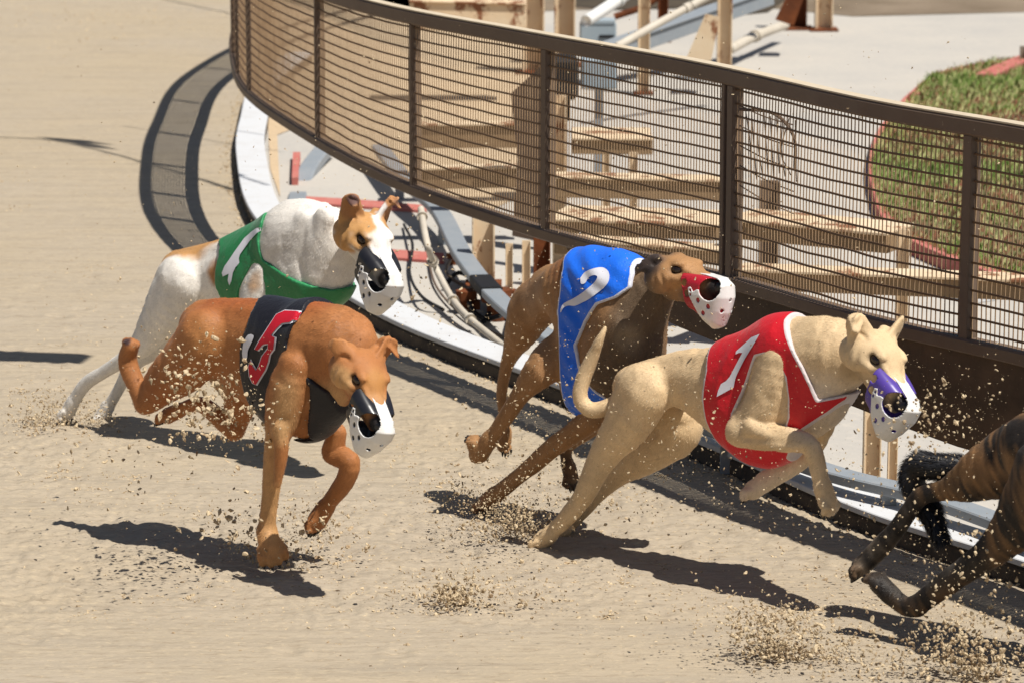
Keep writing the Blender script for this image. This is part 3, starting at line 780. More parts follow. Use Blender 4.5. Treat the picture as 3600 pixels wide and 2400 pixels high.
# only where the camera side can see
pn = vnoise(np.c_[pts, np.zeros(len(pts))], 1.8, 77) + 0.5 * vnoise(np.c_[pts, np.zeros(len(pts))], 6, 78)
keep = rng.random(len(pts)) < np.clip(0.75 + 0.5 * pn, 0.15, 1); pts = pts[keep][:60000]; pn = pn[keep][:60000]
for (x, y), q in zip(pts, pn):
    h = rng.uniform(0.015, 0.048) * (1 + 0.4 * q); a = rng.uniform(0, 6.28); lx, ly = math.cos(a) * h * 0.5, math.sin(a) * h * 0.5; w = rng.uniform(0.004, 0.008)
    b = len(V); V += [(x - w, y, 0.055), (x + w, y, 0.055), (x + lx * 0.5, y + ly * 0.5, 0.06 + h * 0.7), (x + lx, y + ly, 0.06 + h)]
    Fs += [(b, b + 1, b + 2), (b + 1, b + 3, b + 2)]; k = 0 if q + rng.normal() * 0.6 > 0.15 else (1 if rng.random() < 0.66 + q * 0.4 else 2); MI += [k, k]
mg = [mat('grass_green', (0.20, 0.29, 0.07), rough=0.7, spec=0.2), mat('grass_pale', (0.52, 0.50, 0.23), rough=0.7, spec=0.2), mat('grass_dry', (0.30, 0.13, 0.08), rough=0.8, spec=0.1)]
o = mesh_obj('grass', V, Fs, mg, None, False, MI); tag(o, 'short green and dry grass on the island behind the fence', 'grass', kind='stuff')
post(3595, 165, 262, 22, 'small pale post on the grass island at the right edge', m=M_post, name='bollard', group=None)

slab('island_kerb', 'red painted kerb stretch running up to the small post at the right edge', 'kerb', [(3425, 262), (3500, 228), (3570, 200), (3640, 180), (3650, 196), (3590, 222), (3500, 262)], 0.0045, 0.09, M_redk)
# white plank by the island
A = PY(3225, 990, 11.9); B = PY(3460, 1035, 11.6)
e = T('plank', 'white board lying behind the right end of the mesh', 'board', A); MB().beam(A, B, 0.12, 0.06, bev=0.004).build('board', M_kerbtop, e)

# overhead cables whose shadows cross the sand
def cable(p1, p2, z, r, label, sag=0.0, extra=()):
    A, B = PG(*p1), PG(*p2)
    k = np.array([-SHX, -SHY]) * z
    P = []
    for t in np.linspace(-0.6, 1.6, 23):
        q = A * (1 - t) + B * t; P.append((q[0] + k[0], q[1] + k[1], z - sag * (1 - (2 * t - 1) ** 2)))
    e = T('overhead_cable', label, 'cable', P[11], 'overhead cables'); MB().tube(P, r, 6).build('line', M_black, e, True)
    return e, k
def cable_path(pts, z, r, label):
    k = np.array([-SHX, -SHY]) * z
    A = catmull([PG(*p) for p in pts], 6); A[:, 0] += k[0]; A[:, 1] += k[1]; A[:, 2] = z
    e = T('overhead_cable', label, 'cable', A[5], 'overhead cables'); MB().tube(A, r, 6).build('line', M_black, e, True); return e, k
e, k = cable_path([(-900, 470), (-300, 476), (0, 484), (200, 498), (400, 545), (500, 574), (640, 612), (836, 672)], 3.6, 0.010, 'long overhead cable, its shadow crossing left of the fence shadow')
g = PG(-3600, 1120); kk = np.array([-SHX, -SHY]) * 3.0  # unseen column and arm, added only to throw a shadow band on the sand
e_ = T('shadow_arm', 'unseen steel arm on a column, added to cast a shadow band on the sand', 'shadow_arm', (g[0] + kk[0], g[1] + kk[1]))
MB().beam((g[0] + kk[0], g[1] + kk[1], 0), (g[0] + kk[0], g[1] + kk[1], 3.08), 0.12, 0.12, up=(0, 1, 0), bev=0.01).build('unseen_column', M_grey, e_)
q1 = PG(290, 1262); MB().beam((g[0] + kk[0] + 0.06, g[1] + kk[1], 3.0), (q1[0] + kk[0], q1[1] + kk[1], 3.0), 0.15, 0.10, bev=0.01).build('unseen_arm', M_grey, e_)
kk0 = k
cable((580, 470), (830, 512), 3.7, 0.005, 'overhead cable whose shadow crosses the top of the fence shadow')
cable((700, 632), (836, 678), 3.5, 0.009, 'twisted overhead cable whose shadow meets the kerb')
cable((735, 818), (860, 830), 3.4, 0.006, 'overhead cable whose shadow crosses above the white dog')
cable((660, 18), (815, 52), 3.8, 0.010, 'overhead cable whose shadow reaches the fence top at upper left')
for (u0, u1, v0, v1, w) in ((130, 400, 484, 512, 0.05), (240, 420, 500, 530, 0.035)):
    A = PG(u0, v0); B = PG(u1, v1); z = 3.62
    P = [(*(A * (1 - t) + B * t)[:2] + k[:2], z) for t in np.linspace(0, 1, 9)]
    e2 = T('cable_sleeve', 'larger slim sleeve hanging on the overhead cable' if w > .04 else 'second slim sleeve on the overhead cable', 'sleeve', P[0])
    MB().tube(P, [0.004, w*.3, w*.55, w*.8, w, w*.9, w*.6, w*.3, 0.004], 8, 0).build('sleeve', M_black, e2, True)
# ---------------------------------------------------------------- greyhounds
M_coat = mat('coat', (0.4, 0.2, 0.08), rough=0.62, spec=0.28, attr='coat', sheen=0.06,
             noise=[(48, 0.2, (0.13, 0.085, 0.05), (1, 1, 1), (0.55, 0.8)), (130, 0.2, (0.08, 0.05, 0.03), (1, 1, 0.4), (0.56, 0.72))],
             bump=[(24, 0.2, 0.006), (220, 0.35, 0.003, (1, 1, 0.5))], dust=(42, 0.73, (0.42, 0.33, 0.21)))
M_hair = mat('hair', (0.4, 0.2, 0.08), rough=0.5, spec=0.35, attr='coat')
M_eye = mat('eye', (0.018, 0.009, 0.005), rough=0.06, spec=0.6)
M_nose = mat('nose', (0.012, 0.011, 0.012), rough=0.35, spec=0.5, bump=(300, 0.4, 0.001))
M_white_pl = mat('white_plastic', (0.72, 0.71, 0.69), rough=0.32, spec=0.45, noise=[(30, 0.35, (0.42, 0.36, 0.26), (1, 1, 1), (0.52, 0.75))], bump=(40, 0.1, 0.002))
def M_pl(n, c): return mat(n, c, rough=0.3, spec=0.5, noise=(25, 0.3, tuple(q * 0.6 + 0.03 for q in c)), dust=(48, 0.72, (0.4, 0.32, 0.2)))
M_black_pl = M_pl('black_plastic', (0.012, 0.012, 0.016))
M_red_pl = M_pl('red_plastic', (0.42, 0.012, 0.025))
M_purple_pl = M_pl('purple_plastic', (0.09, 0.05, 0.32))
M_strap = mat('strap_leather', (0.02, 0.016, 0.014), rough=0.6)
M_print_white = mat('white_print', (0.70, 0.70, 0.76), rough=0.6, bump=(60, 0.3, 0.002))
M_print_red = mat('red_print', (0.55, 0.012, 0.03), rough=0.55, bump=(60, 0.3, 0.002))

def cloth_mat(name, c, trim=None, tw=0.0066, rough=0.5, folds=None):
    m = mat(name, c, rough=rough, spec=0.35, sheen=0.15, noise=(9, 0.35, tuple(q * 0.75 for q in c)),
            bump=[(14, 0.5, 0.012, folds or (1, 1, 1)), (420, 0.25, 0.001)], dust=(45, 0.735, (0.42, 0.34, 0.22)))
    if trim:
        t = m.node_tree; N = t.nodes; L = t.links; b = N['Principled BSDF']
        a = N.new('ShaderNodeAttribute'); a.attribute_name = 'edge'
        lt = N.new('ShaderNodeMath'); lt.operation = 'LESS_THAN'; lt.inputs[1].default_value = tw
        L.new(a.outputs['Fac'], lt.inputs[0])
        x = N.new('ShaderNodeMix'); x.data_type = 'RGBA'
        old = b.inputs['Base Color'].links[0].from_socket
        L.new(lt.outputs[0], x.inputs[0]); L.new(old, x.inputs[6]); x.inputs[7].default_value = (*trim, 1)
        L.new(x.outputs[2], b.inputs['Base Color'])
    return m

class Dog:
    def __init__(s, label, anchor, heading):
        g = PG(*anchor); s.X0, s.Y0 = g[0], g[1]
        s.th = R(heading); s.tan = math.tan(s.th)
        s.fwd = np.array([math.cos(s.th), -math.sin(s.th), 0]); s.side = np.array([math.sin(s.th), math.cos(s.th), 0])
        s.label = label; s.T = []; s.L = []; s.X = []; s.patches = []; s.base = (0.4, 0.3, 0.2); s.carves = []
        s.stripe = None; s.toes = []
    def P(s, u, v, d=0.0):
        r = ray(u, v); a = r[0]
        t = (s.Y0 + s.X0 * s.tan + d) / (r[1] + a * s.tan)
        return np.array([0, 0, HC]) + r * t
    def px(s, u, v, d=0.0): return F / ((s.P(u, v, d)[1]) / ray(u, v)[1])
    def chain(s, pts, k=0.03, w=1.0, to='T', d=None):
        q = []
        for p in pts:
            u, v, r = p[:3]; dd = p[3] if len(p) > 3 else (d or 0.0)
            q.append((s.P(u, v, dd), r / s.px(u, v, dd)))
        L = getattr(s, to)
        if len(q) > 2:
            A = catmull([np.r_[p_, r_] for p_, r_ in q], 3); q = [(r_[:3], max(float(r_[3]), 0.002)) for r_ in A]
        L.append(([(a, ra, b, rb) for (a, ra), (b, rb) in zip(q[:-1], q[1:])], k, w))
        return s
    def paw(s, a, b, r=0.024, spread=0.0145, toe=0.03, claws=True):
        """toes fanned at b, pointing away from a"""
        A = s.P(*a); B = s.P(*b); dr = B - A; dr /= np.linalg.norm(dr)
        ac = np.cross(dr, np.array([0, 0, 1.0])); n = np.linalg.norm(ac)
        ac = s.side if n < 0.3 else ac / n
        ac = ac * 0.6 + s.side * 0.4; ac -= dr * (ac @ dr); ac /= np.linalg.norm(ac)
        up = np.cross(ac, dr)
        s.L.append(([(A, r * 0.85, B, r * 0.95)], 0.010, 1.0))
        for i, o in enumerate((-1.5, -0.5, 0.5, 1.5)):
            ln = toe * (1.0 if abs(o) < 1 else 0.8)
            p0 = B + ac * o * spread * 0.9 - dr * 0.004; p1 = B + dr * ln * 0.6 + ac * o * spread * 1.15 + up * 0.006; p2 = B + dr * ln + ac * o * spread * 1.2 - up * 0.004
            s.L.append(([(p0, r * 0.40, p1, r * 0.43), (p1, r * 0.43, p2, r * 0.36)], 0.002, 1.0))
            if claws: s.toes.append((p2 + dr * 0.010 - up * 0.006, dr, r * 0.22))
    def head(s, u, v, d, az, dn, roll, k=1.0, ears=None):
        s.hk = k / 1000.0
        az, dn, ro = R(az), R(dn), R(roll)
        fx = np.array([math.cos(az) * math.cos(dn), -math.sin(az) * math.cos(dn), -math.sin(dn)])
        l0 = np.array([math.sin(az), math.cos(az), 0.0]); u0 = np.cross(fx, l0)
        fy = l0 * math.cos(ro) + u0 * math.sin(ro); fz = np.cross(fx, fy)
        s.hx, s.hy, s.hz = fx, fy, fz
        s.hO = s.P(u, v, d) - fx * 8 * s.hk + fz * 4 * s.hk
        s.ears = ears; s.has_head = True
    def H(s, x, y, z): return s.hO + (s.hx * x + s.hy * y + s.hz * z) * s.hk
    def head_prims(s, f):
        A = (s.hx, s.hy, s.hz); h = s.hk; H = s.H
        def E(c, r, k=0.012, carve=False): f.ell(H(*c), A, [q * h for q in r], k, carve)
        def C(a, ra, b, rb, k=0.012, w=1.0, side=None): f.cone(H(*a), ra * h, H(*b), rb * h, k, side, w)
        E((-38, 0, -13), (50, 54, 37), 0.03)
        E((-10, 0, -9), (44, 42, 30), 0.02)
        for q in (-1, 1):
            E((-44, q * 42, -30), (42, 22, 34), 0.015)          # jaw muscle
            E((-14, q * 39, -25), (32, 16, 12), 0.012)         # cheekbone
            E((4, q * 30, 9), (20, 10, 8), 0.010)              # brow
            E((-58, q * 34, 14), (26, 16, 12), 0.012)
        C((2, 0, -24), 34, (60, 0, -34), 25, 0.02)
        C((60, 0, -34), 25, (102, 0, -39), 18, 0.012)
        C((-35, 0, -52), 30, (20, 0, -60), 20, 0.02)
        C((20, 0, -60), 20, (86, 0, -60), 12, 0.012)
        for q in (-1, 1): E((9, q * 41, -5), (16, 12, 10.5), 0.004, True)
        for q in (-1, 1):
            E((4, q * 34, 6.5), (17, 9, 3.6), 0.003)            # upper lid
            E((5, q * 35, -16.5), (15, 8, 3.2), 0.004)          # lower lid
            C((14, q * 30, 0), 4, (60, q * 20, -18), 3, 0.008)
        # ears, each a thin bent flap
        for q, e in zip((-1, 1), s.ears):
            pts = e
            side = None
            for i in range(len(pts) - 1):
                (x0, y0, z0, r0), (x1, y1, z1, r1) = pts[i], pts[i + 1]
                a = np.array([x1 - x0, q * (y1 - y0), z1 - z0], float); a /= np.linalg.norm(a)
                nrm = np.array([0.85, q * 0.5, 0.25]) if i == 0 else np.array([0.6, q * 0.5, 0.7])
                nrm = nrm - a * (nrm @ a); nrm /= np.linalg.norm(nrm)
                sd = s.hx * nrm[0] + s.hy * nrm[1] + s.hz * nrm[2]
                f.cone(H(x0, q * y0, z0), r0 * h, H(x1, q * y1, z1), r1 * h, 0.006, sd, 0.34)
            x0, y0, z0, r0 = pts[0]; x1, y1, z1, r1 = pts[1]
            # the hollow of the ear
            a = H(x0 + 11, q * (y0 + 5), z0 + 10); b = H((x0 + x1) / 2 + 11, q * ((y0 + y1) / 2 + 4), (z0 + z1) / 2)
            f.cone(a, 6 * h, b, 5 * h, 0.005, carve=True)
    def build(s, vox=0.0043):
        allp = s.T + s.L
        sg = [q for p in allp for q in p[0]]
        lo = np.min([np.minimum(q[0] - q[1], q[2] - q[3]) for q in sg], axis=0) - 0.06
        hi = np.max([np.maximum(q[0] + q[1], q[2] + q[3]) for q in sg], axis=0) + 0.06
        if getattr(s, 'has_head', False):
            for c in ((150, 80, -150), (-110, -80, 100), (-110, 80, 100), (150, -80, -60)):
                lo = np.minimum(lo, s.H(*c)); hi = np.maximum(hi, s.H(*c))
        f = Field(lo, hi, vox)
        for (sgs, k, w) in s.T: f.chain(sgs, k, s.side, w)
        torso = f.D.copy()
        for (sgs, k, w) in s.L: f.chain(sgs, min(k, 0.022), s.side, w)
        for (a, ra, b, rb, k) in s.carves: f.cone(a, ra, b, rb, k, carve=True)
        if getattr(s, 'has_head', False): s.head_prims(f)
        V, Q = f.mesh()
        V = smooth_mesh(V, Q, 2)
        N = vnormals(V, Q)
        V = V + N * s.muscle(V, Q)[:, None]
        N = vnormals(V, Q)
        V = V + N * (vnoise(V, 15, 1) * 0.0016 + vnoise(V, 40, 2) * 0.0008)[:, None]
        if getattr(s, 'has_head', False):
            dh = np.linalg.norm(V - s.H(0, 0, 0), axis=1)
        # coat pattern: patches of colour fixed to the body
        col = np.tile(np.array(s.base, float), (len(V), 1))
        col *= (1 + 0.10 * vnoise(V, 9, 3) + 0.06 * vnoise(V, 45, 4))[:, None]
        jit = vnoise(V, 12, 5) * 0.012 + vnoise(V, 60, 6) * 0.006
        for (c, r, cc, soft) in s.patches:
            c = np.array(c)
            if c.ndim == 1: d = np.linalg.norm(V - c, axis=1)
            else:
                ab = c[1] - c[0]; t = np.clip((V - c[0]) @ ab / (ab @ ab), 0, 1)
                d = np.linalg.norm(V - c[0] - t[:, None] * ab, axis=1)
            w = np.clip(0.5 - (d + jit - r) / soft, 0, 1)[:, None]
            w = w * w * (3 - 2 * w)
            col = col * (1 - w) + np.array(cc) * (1 + (0.5 if max(cc) < 0.12 else 0.06) * vnoise(V * np.array([1, 1, 0.45]), 70, 8))[:, None] * w
        if s.stripe is not None:
            sc, cc, ax = s.stripe
            A3 = np.c_[V @ s.fwd * 1.0 + V[:, 2] * 0.5, V @ s.side * 0.3, V[:, 2] * 0.28]
            w = 0.55 + 0.9 * vnoise(A3, 30, 9) + 0.7 * vnoise(A3, 80, 10) + 0.5 * vnoise(V, 11, 12)
            w = np.clip(w, 0, 1)[:, None]
            col = col * (1 - w) + np.array(cc) * w
        if getattr(s, 'has_head', False):
            e = np.linalg.norm(V - s.H(103, 0, -40), axis=1) / s.hk; w = np.clip((34 - e) / 12, 0, 1)[:, None]; col = col * (1 - w) + np.array((0.02, 0.016, 0.016)) * w
            for q in (-1, 1):
                L = (V - s.H(5, q * 35, -5)); e = np.sqrt((L @ s.hx / 18) ** 2 + (L @ s.hy / 18) ** 2 + (L @ s.hz / 11.5) ** 2) / s.hk
                w = np.clip(1.6 - e * 1.3, 0, 0.95)[:, None]; col = col * (1 - w) + np.array((0.02, 0.012, 0.01)) * w
                L = (V - s.H(21, q * 25, -11)); w = np.clip(1.3 - np.linalg.norm(L, axis=1) / s.hk / 8, 0, 0.8)[:, None]
                col = col * (1 - w) + np.array((0.03, 0.02, 0.015)) * w
        e = empty('greyhound', PG(*[0, 0])[:0].tolist() or (float(s.P(*s.mid)[0]), float(s.P(*s.mid)[1]), 0.0))
        tag(e, s.label, 'dog', 'racing greyhounds')
        s.e = e
        s.body = mesh_obj('body', V, Q, M_coat, e, True, None, np.clip(col, 0, 1))
        s.f = f; s.torso = torso
        s.fur(V, Q, np.clip(col, 0, 1))
        if s.toes:
            for (p, dr, r) in s.toes:
                MB().tube([p - dr * 0.006, p + dr * 0.001, p + dr * 0.005 + np.array([0, 0, -0.003])], [r, r * 0.8, r * 0.2], 6).build('claw', M_nose, e, True)
        if getattr(s, 'has_head', False): s.face()
        return s
    def muscle(s, V, Q):
        """long muscle bellies and tendons running along each limb"""
        best = np.full(len(V), 1e9); D = np.zeros(len(V)); cum = 0.0; pb = None
        for i, (a, ra, b, rb) in enumerate([q for p in s.T + s.L for q in p[0]]):
            ab = b - a; L = np.linalg.norm(ab) + 1e-9; u = ab / L
            cum = cum + L if pb is not None and np.allclose(pb, a) else 10.0 * i
            pb = b
            rel = V - a; t = rel @ u; tc = np.clip(t, 0, L)
            r = rel - tc[:, None] * u; rn = np.linalg.norm(r, axis=1) + 1e-9
            rad = ra + (rb - ra) * tc / L; dd = rn - rad
            m = dd < best
            q = np.c_[(cum + t) * (3.0 / max(ra, 0.03) ** 0.5 * 0.32), r / rn[:, None] * 1.9 + i * 0.0][m]
            n = vnoise(q, 1.0, 51); n = 1 - 2.2 * np.abs(n) ** 1.0
            q2 = np.c_[(cum + t) * 5, r / rn[:, None] * 4.0][m]
            n = n + 0.35 * vnoise(np.c_[q2[:, :2], q2[:, 2:3] + q2[:, 3:4] * 1.7], 1.0, 52)
            D[m] = n * np.clip(rad[m], 0.015, 0.10) * 0.040
            best = np.minimum(best, dd)
        e = np.concatenate([Q[:, [0, 1]], Q[:, [1, 2]], Q[:, [2, 3]], Q[:, [3, 0]]])
        deg = np.bincount(e[:, 0], minlength=len(V)) + np.bincount(e[:, 1], minlength=len(V))
        for _ in range(7): D = 0.3 * D + 0.7 * (np.bincount(e[:, 0], D[e[:, 1]], len(V)) + np.bincount(e[:, 1], D[e[:, 0]], len(V))) / deg
        if getattr(s, 'has_head', False):
            hd = np.linalg.norm(V - s.H(0, 0, -10), axis=1) / s.hk; D *= np.clip((hd - 95) / 50, 0, 1)
            # skin folds on the cheek
            L = V - s.H(0, 0, 0); x, y, z = L @ s.hx / s.hk, L @ s.hy / s.hk, L @ s.hz / s.hk
            wr = np.sin((x * 0.9 + z * 0.25) * 0.36 + 1.5 * vnoise(V, 30, 61)) * np.exp(-((x + 24) / 22) ** 2 - ((z + 34) / 20) ** 2) * (np.abs(y) > 20)
            D = D + wr * 0.0020 * s.hk * 1000
        return D
    def fur(s, V, Q, col, dens=95000):
        """short hairs lying close to the skin, combed from nose to tail and down the legs"""
        c = V[Q].mean(1); ar = 0.5 * np.linalg.norm(np.cross(V[Q[:, 2]] - V[Q[:, 0]], V[Q[:, 3]] - V[Q[:, 1]]), axis=1)
        N = vnormals(V, Q)
        pick = rng.choice(len(Q), dens, p=ar / ar.sum())
        w = rng.dirichlet((1, 1, 1, 1), dens)
        p = np.einsum('nk,nkj->nj', w, V[Q[pick]]); n = np.einsum('nk,nkj->nj', w, N[Q[pick]]); n /= np.linalg.norm(n, axis=1)[:, None]
        k = np.einsum('nk,nkj->nj', w, col[Q[pick]])
        g = -s.fwd * 0.8 + np.array([0, 0, -0.75])
        g = g + 0.35 * np.c_[vnoise(p, 9, 71), vnoise(p, 9, 72), vnoise(p, 9, 73)] + rng.normal(size=p.shape) * 0.16
        t = g - n * np.sum(g * n, 1)[:, None]; t /= np.linalg.norm(t, axis=1)[:, None] + 1e-9
        L = rng.uniform(0.005, 0.0105, dens)
        if getattr(s, 'has_head', False):
            hd = np.linalg.norm(p - s.H(0, 0, -10), axis=1) / s.hk
            e = np.minimum(np.linalg.norm(p - s.H(6, 34, -5), axis=1), np.linalg.norm(p - s.H(6, -34, -5), axis=1)) / s.hk
            L *= np.clip((hd - 30) / 120, 0.45, 1); L *= (e > 15)
        m = L > 0; p, n, t, L, k = p[m], n[m], t[m], L[m], k[m]; q = len(p)
        sd = np.cross(n, t) * rng.uniform(0.00035, 0.0007, q)[:, None]
        tip = p + t * L[:, None] + n * (L * rng.uniform(0.10, 0.30, q))[:, None]
        root = p - n * 0.0006
        W = np.stack([root - sd, root + sd, tip], 1).reshape(-1, 3)
        k = np.repeat(np.clip(k * rng.uniform(0.72, 1.32, q)[:, None], 0, 1), 3, axis=0)
        mesh_obj('fur', W, np.arange(3 * q).reshape(-1, 3), M_hair, s.body, False, None, k)
    def ellmesh(s, name, c, rad, m, par, n=16, axes=None):
        axes = axes or (s.hx, s.hy, s.hz)
        V = []; Fs = []
        for i in range(n + 1):
            for j in range(2 * n):
                a = math.pi * i / n; b = math.pi * j / n
                V.append(c + axes[0] * rad[0] * math.cos(a) + axes[1] * rad[1] * math.sin(a) * math.cos(b) + axes[2] * rad[2] * math.sin(a) * math.sin(b))
        for i in range(n):
            for j in range(2 * n): Fs.append((i * 2 * n + j, i * 2 * n + (j + 1) % (2 * n), (i + 1) * 2 * n + (j + 1) % (2 * n), (i + 1) * 2 * n + j))
        return mesh_obj(name, V, Fs, m, par, True)
    def face(s):
        h = s.hk
        for q in (-1, 1):
            s.ellmesh('eye', s.H(4, q * 31.5, -5), [14 * h, 12.5 * h, 11 * h], M_eye, s.e)
        f = Field(s.H(114, 0, -36) - 0.035, s.H(114, 0, -36) + 0.035, 0.0014)
        A = (s.hx, s.hy, s.hz)
        f.ell(s.H(112, 0, -34), A, [15 * h, 17 * h, 14 * h], 0.004)
        f.ell(s.H(107, 0, -42), A, [16 * h, 17 * h, 11 * h], 0.006)
        for q in (-1, 1): f.ell(s.H(124, q * 7, -33), A, [6 * h, 3.2 * h, 4 * h], 0.002, True)
        V, Q = f.mesh(); mesh_obj('nose', V, Q, M_nose, s.e)
    def muzzle(s, m, holes=((45, 58), (62, 30)), hole_r=9, slots=False):
        h = s.hk * 0.90; A = (s.hx, s.hy, s.hz)
        c = s.H(80, 0, -60); rad = 0.145
        def grid():
            return Field(c - rad, c + rad, 0.0021)
        f = grid()
        x, y, z = [q.astype(np.float32) for q in np.meshgrid(*f.ax, indexing='ij', sparse=True)]
        o = s.hO - s.hz * 8 * h
        X = ((x - o[0]) * s.hx[0] + (y - o[1]) * s.hx[1] + (z - o[2]) * s.hx[2]) / h
        Y = ((x - o[0]) * s.hy[0] + (y - o[1]) * s.hy[1] + (z - o[2]) * s.hy[2]) / h
        Z = ((x - o[0]) * s.hz[0] + (y - o[1]) * s.hz[1] + (z - o[2]) * s.hz[2]) / h
        aY = np.abs(Y)
        # rounded, tapering cup: side profile polygon swept across, rounded edges
        prof = [(-30, -14), (20, 0), (80, -4), (128, -10), (152, -26), (156, -58), (149, -96), (134, -130), (112, -138), (90, -122), (60, -100), (20, -86), (-30, -80)]
        sh = X.shape
        rr = 17.0
        pin = [(p[0] * 1.0, p[1]) for p in prof]
        dp = poly_sdf(X.astype(np.float64), Z.astype(np.float64), pin).astype(np.float32)
        hw = 54 - 23 * np.clip((X - 40) / 115, 0, 1) ** 1.5 - 12 * np.clip((-55 - Z) / 75, 0, 1)
        qx = dp + 26; qy = aY - hw + 26
        solid = np.minimum(np.maximum(qx, qy), 0) + np.sqrt(np.maximum(qx, 0) ** 2 + np.maximum(qy, 0) ** 2) - 26
        # openings round the nose
        hole = np.sqrt(((X - 118) / 27) ** 2 + ((Z + 37) / 28) ** 2) - 1
        hole = np.where(aY > 17.5, hole * 24, 50)
        # coloured band
        rear = -(X - 26 + 0.30 * (Z + 5)) + np.where(Z < -45, (Z + 45) * 0.1, 0)
        D1 = np.maximum(np.abs(solid + 3.2) - 1.6, np.maximum(rear, X - 118 - np.clip(-Z - 60, 0, 60) * 0.1))
        D1 = np.maximum(D1, -hole + 1.0)
        for (hx_, hz_) in holes:
            d = np.sqrt((X - hx_) ** 2 + (Z + hz_) ** 2) - hole_r
            D1 = np.maximum(D1, np.where(aY > 20, -d, -9))
        if slots:
            for (sx, sz) in ((50, -40), (40, -58), (62, -66)):
                d = np.maximum(np.abs((X - sx) * 0.8 + (Z - sz) * 0.6) - 7, np.abs((Z - sz) * 0.8 - (X - sx) * 0.6) - 2.6)
                D1 = np.maximum(D1, np.where(aY > 20, -d, -9))
        f.D = (D1 * h).astype(np.float32)
        V, Q = f.mesh(); V = smooth_mesh(V, Q, 1)
        mz = mesh_obj('muzzle', V, Q, m, s.e)
        # white front cup with its strip along the bridge
        wp = [(58, -38), (66, -33), (74, -46), (84, -40), (112, -36), (128, -20), (124, -4), (120, 20), (200, 20), (200, -170), (98, -170), (94, -128), (84, -104), (74, -80), (62, -58)]
        dw = poly_sdf(X.astype(np.float64), Z.astype(np.float64), wp).astype(np.float32)
        strip = np.maximum(np.maximum(aY - 17, -(X - 22)), -(Z + 30))
        reg = np.minimum(dw, strip)
        D2 = np.maximum(np.maximum(np.abs(solid) - 1.7, reg), -hole)
        for (hx_, hz_, ax_) in ((88, -66, 'y'), (116, -80, 'y'), (100, -98, 'y'), (66, -43, 'y'), (66, -54, 'y')):
            rad_ = 5 if hx_ > 70 else 3
            d = np.sqrt((X - hx_) ** 2 + ((Z - hz_) * 0.8) ** 2) - rad_
            D2 = np.maximum(D2, np.where(aY > 18, -d, -9))
        for (hx_, hy_) in ((32, 8), (32, -8), (70, 8), (70, -8), (60, 8), (60, -8)):
            d = np.maximum(np.abs(X - hx_) - 2.2, np.abs(Y - hy_) - 3.2)
            D2 = np.maximum(D2, np.where(Z > -20, -d, -9))
        for (hz_, hy_) in ((-62, 0), (-90, 18), (-90, -18)):
            d = np.sqrt((Z - hz_) ** 2 + (Y - hy_) ** 2) - 4.5
            D2 = np.maximum(D2, np.where(X > 118, -d, -9))
        f.D = (D2 * h).astype(np.float32)
        V, Q = f.mesh(); V = smooth_mesh(V, Q, 1)
        mesh_obj('front_guard', V, Q, M_white_pl, mz)
    def jacket(s, poly, m, holes=(), off=0.011, name='racing_jacket', wr=None):
        f = s.f
        x, y, z = np.meshgrid(*[q.astype(np.float32) for q in f.ax], indexing='ij', sparse=True)
        def to2(p):
            q = s.P(*p); return (float(q @ s.fwd), float(q[2]))
        P2 = [to2(p) for p in poly]; H2 = [[to2(p) for p in hh] for hh in holes]
        a1 = f.ax[0]; a2 = f.ax[1]; a3 = f.ax[2]
        T = s.torso
        near = np.abs(T) < 0.05
        out = np.maximum(T - off, 0.02 + 0 * T)
        idx = np.argwhere(near)
        A = f.ax[0][idx[:, 0]] * s.fwd[0] + f.ax[1][idx[:, 1]] * s.fwd[1]
        Zc = f.ax[2][idx[:, 2]]
        d = poly_sdf(A, Zc, P2)
        for hh in H2: d = np.maximum(d, -poly_sdf(A, Zc, hh))
        Tn = T[near]
        val = np.maximum(np.maximum(Tn - off, -(Tn + 0.014)), d)
        D = np.full(T.shape, 0.05, dtype=np.float32); D[near] = val
        V, Q = surface_nets(D, f.lo, f.v)
        V = smooth_mesh(V, Q, 2)
        N = vnormals(V, Q)
        w = wr if wr is not None else (lambda V: (0.5 - np.abs(vnoise(np.c_[V @ s.fwd * 13 - V[:, 2] * 5, V @ s.side * 8, V[:, 2] * 5], 1.0, 21)) * 1.6) * 0.0060 + vnoise(V, 9, 22) * 0.002)
        A = V @ s.fwd; Zc = V[:, 2]
        de = -poly_sdf(A, Zc, P2)
        for hh in H2: de = np.minimum(de, poly_sdf(A, Zc, hh))
        V = V + N * (w(V) * np.clip(np.abs(de) / 0.035, 0, 1))[:, None]
        A = V @ s.fwd; Zc = V[:, 2]
        def dist(A, Zc):
            d = -poly_sdf(A, Zc, P2)
            for hh in H2: d = np.minimum(d, poly_sdf(A, Zc, hh))
            return d
        d = dist(A, Zc); ga = (dist(A + 1e-3, Zc) - d) / 1e-3; gz = (dist(A, Zc + 1e-3) - d) / 1e-3
        Gv = ga[:, None] * s.fwd + gz[:, None] * np.array([0, 0, 1.0]); Gt = Gv - np.sum(Gv * N, 1)[:, None] * N
        d = np.abs(d) / np.clip(np.linalg.norm(Gt, axis=1), 0.35, 1)
        j = mesh_obj(name, V, Q, m, s.e)
        at = j.data.attributes.new('edge', 'FLOAT', 'POINT')
        at.data.foreach_set('value', np.abs(d).astype(np.float32))
        s.j = j; s.jbvh = BVHTree.FromPolygons([tuple(v) for v in V], [tuple(int(i) for i in q) for q in Q])
        return j
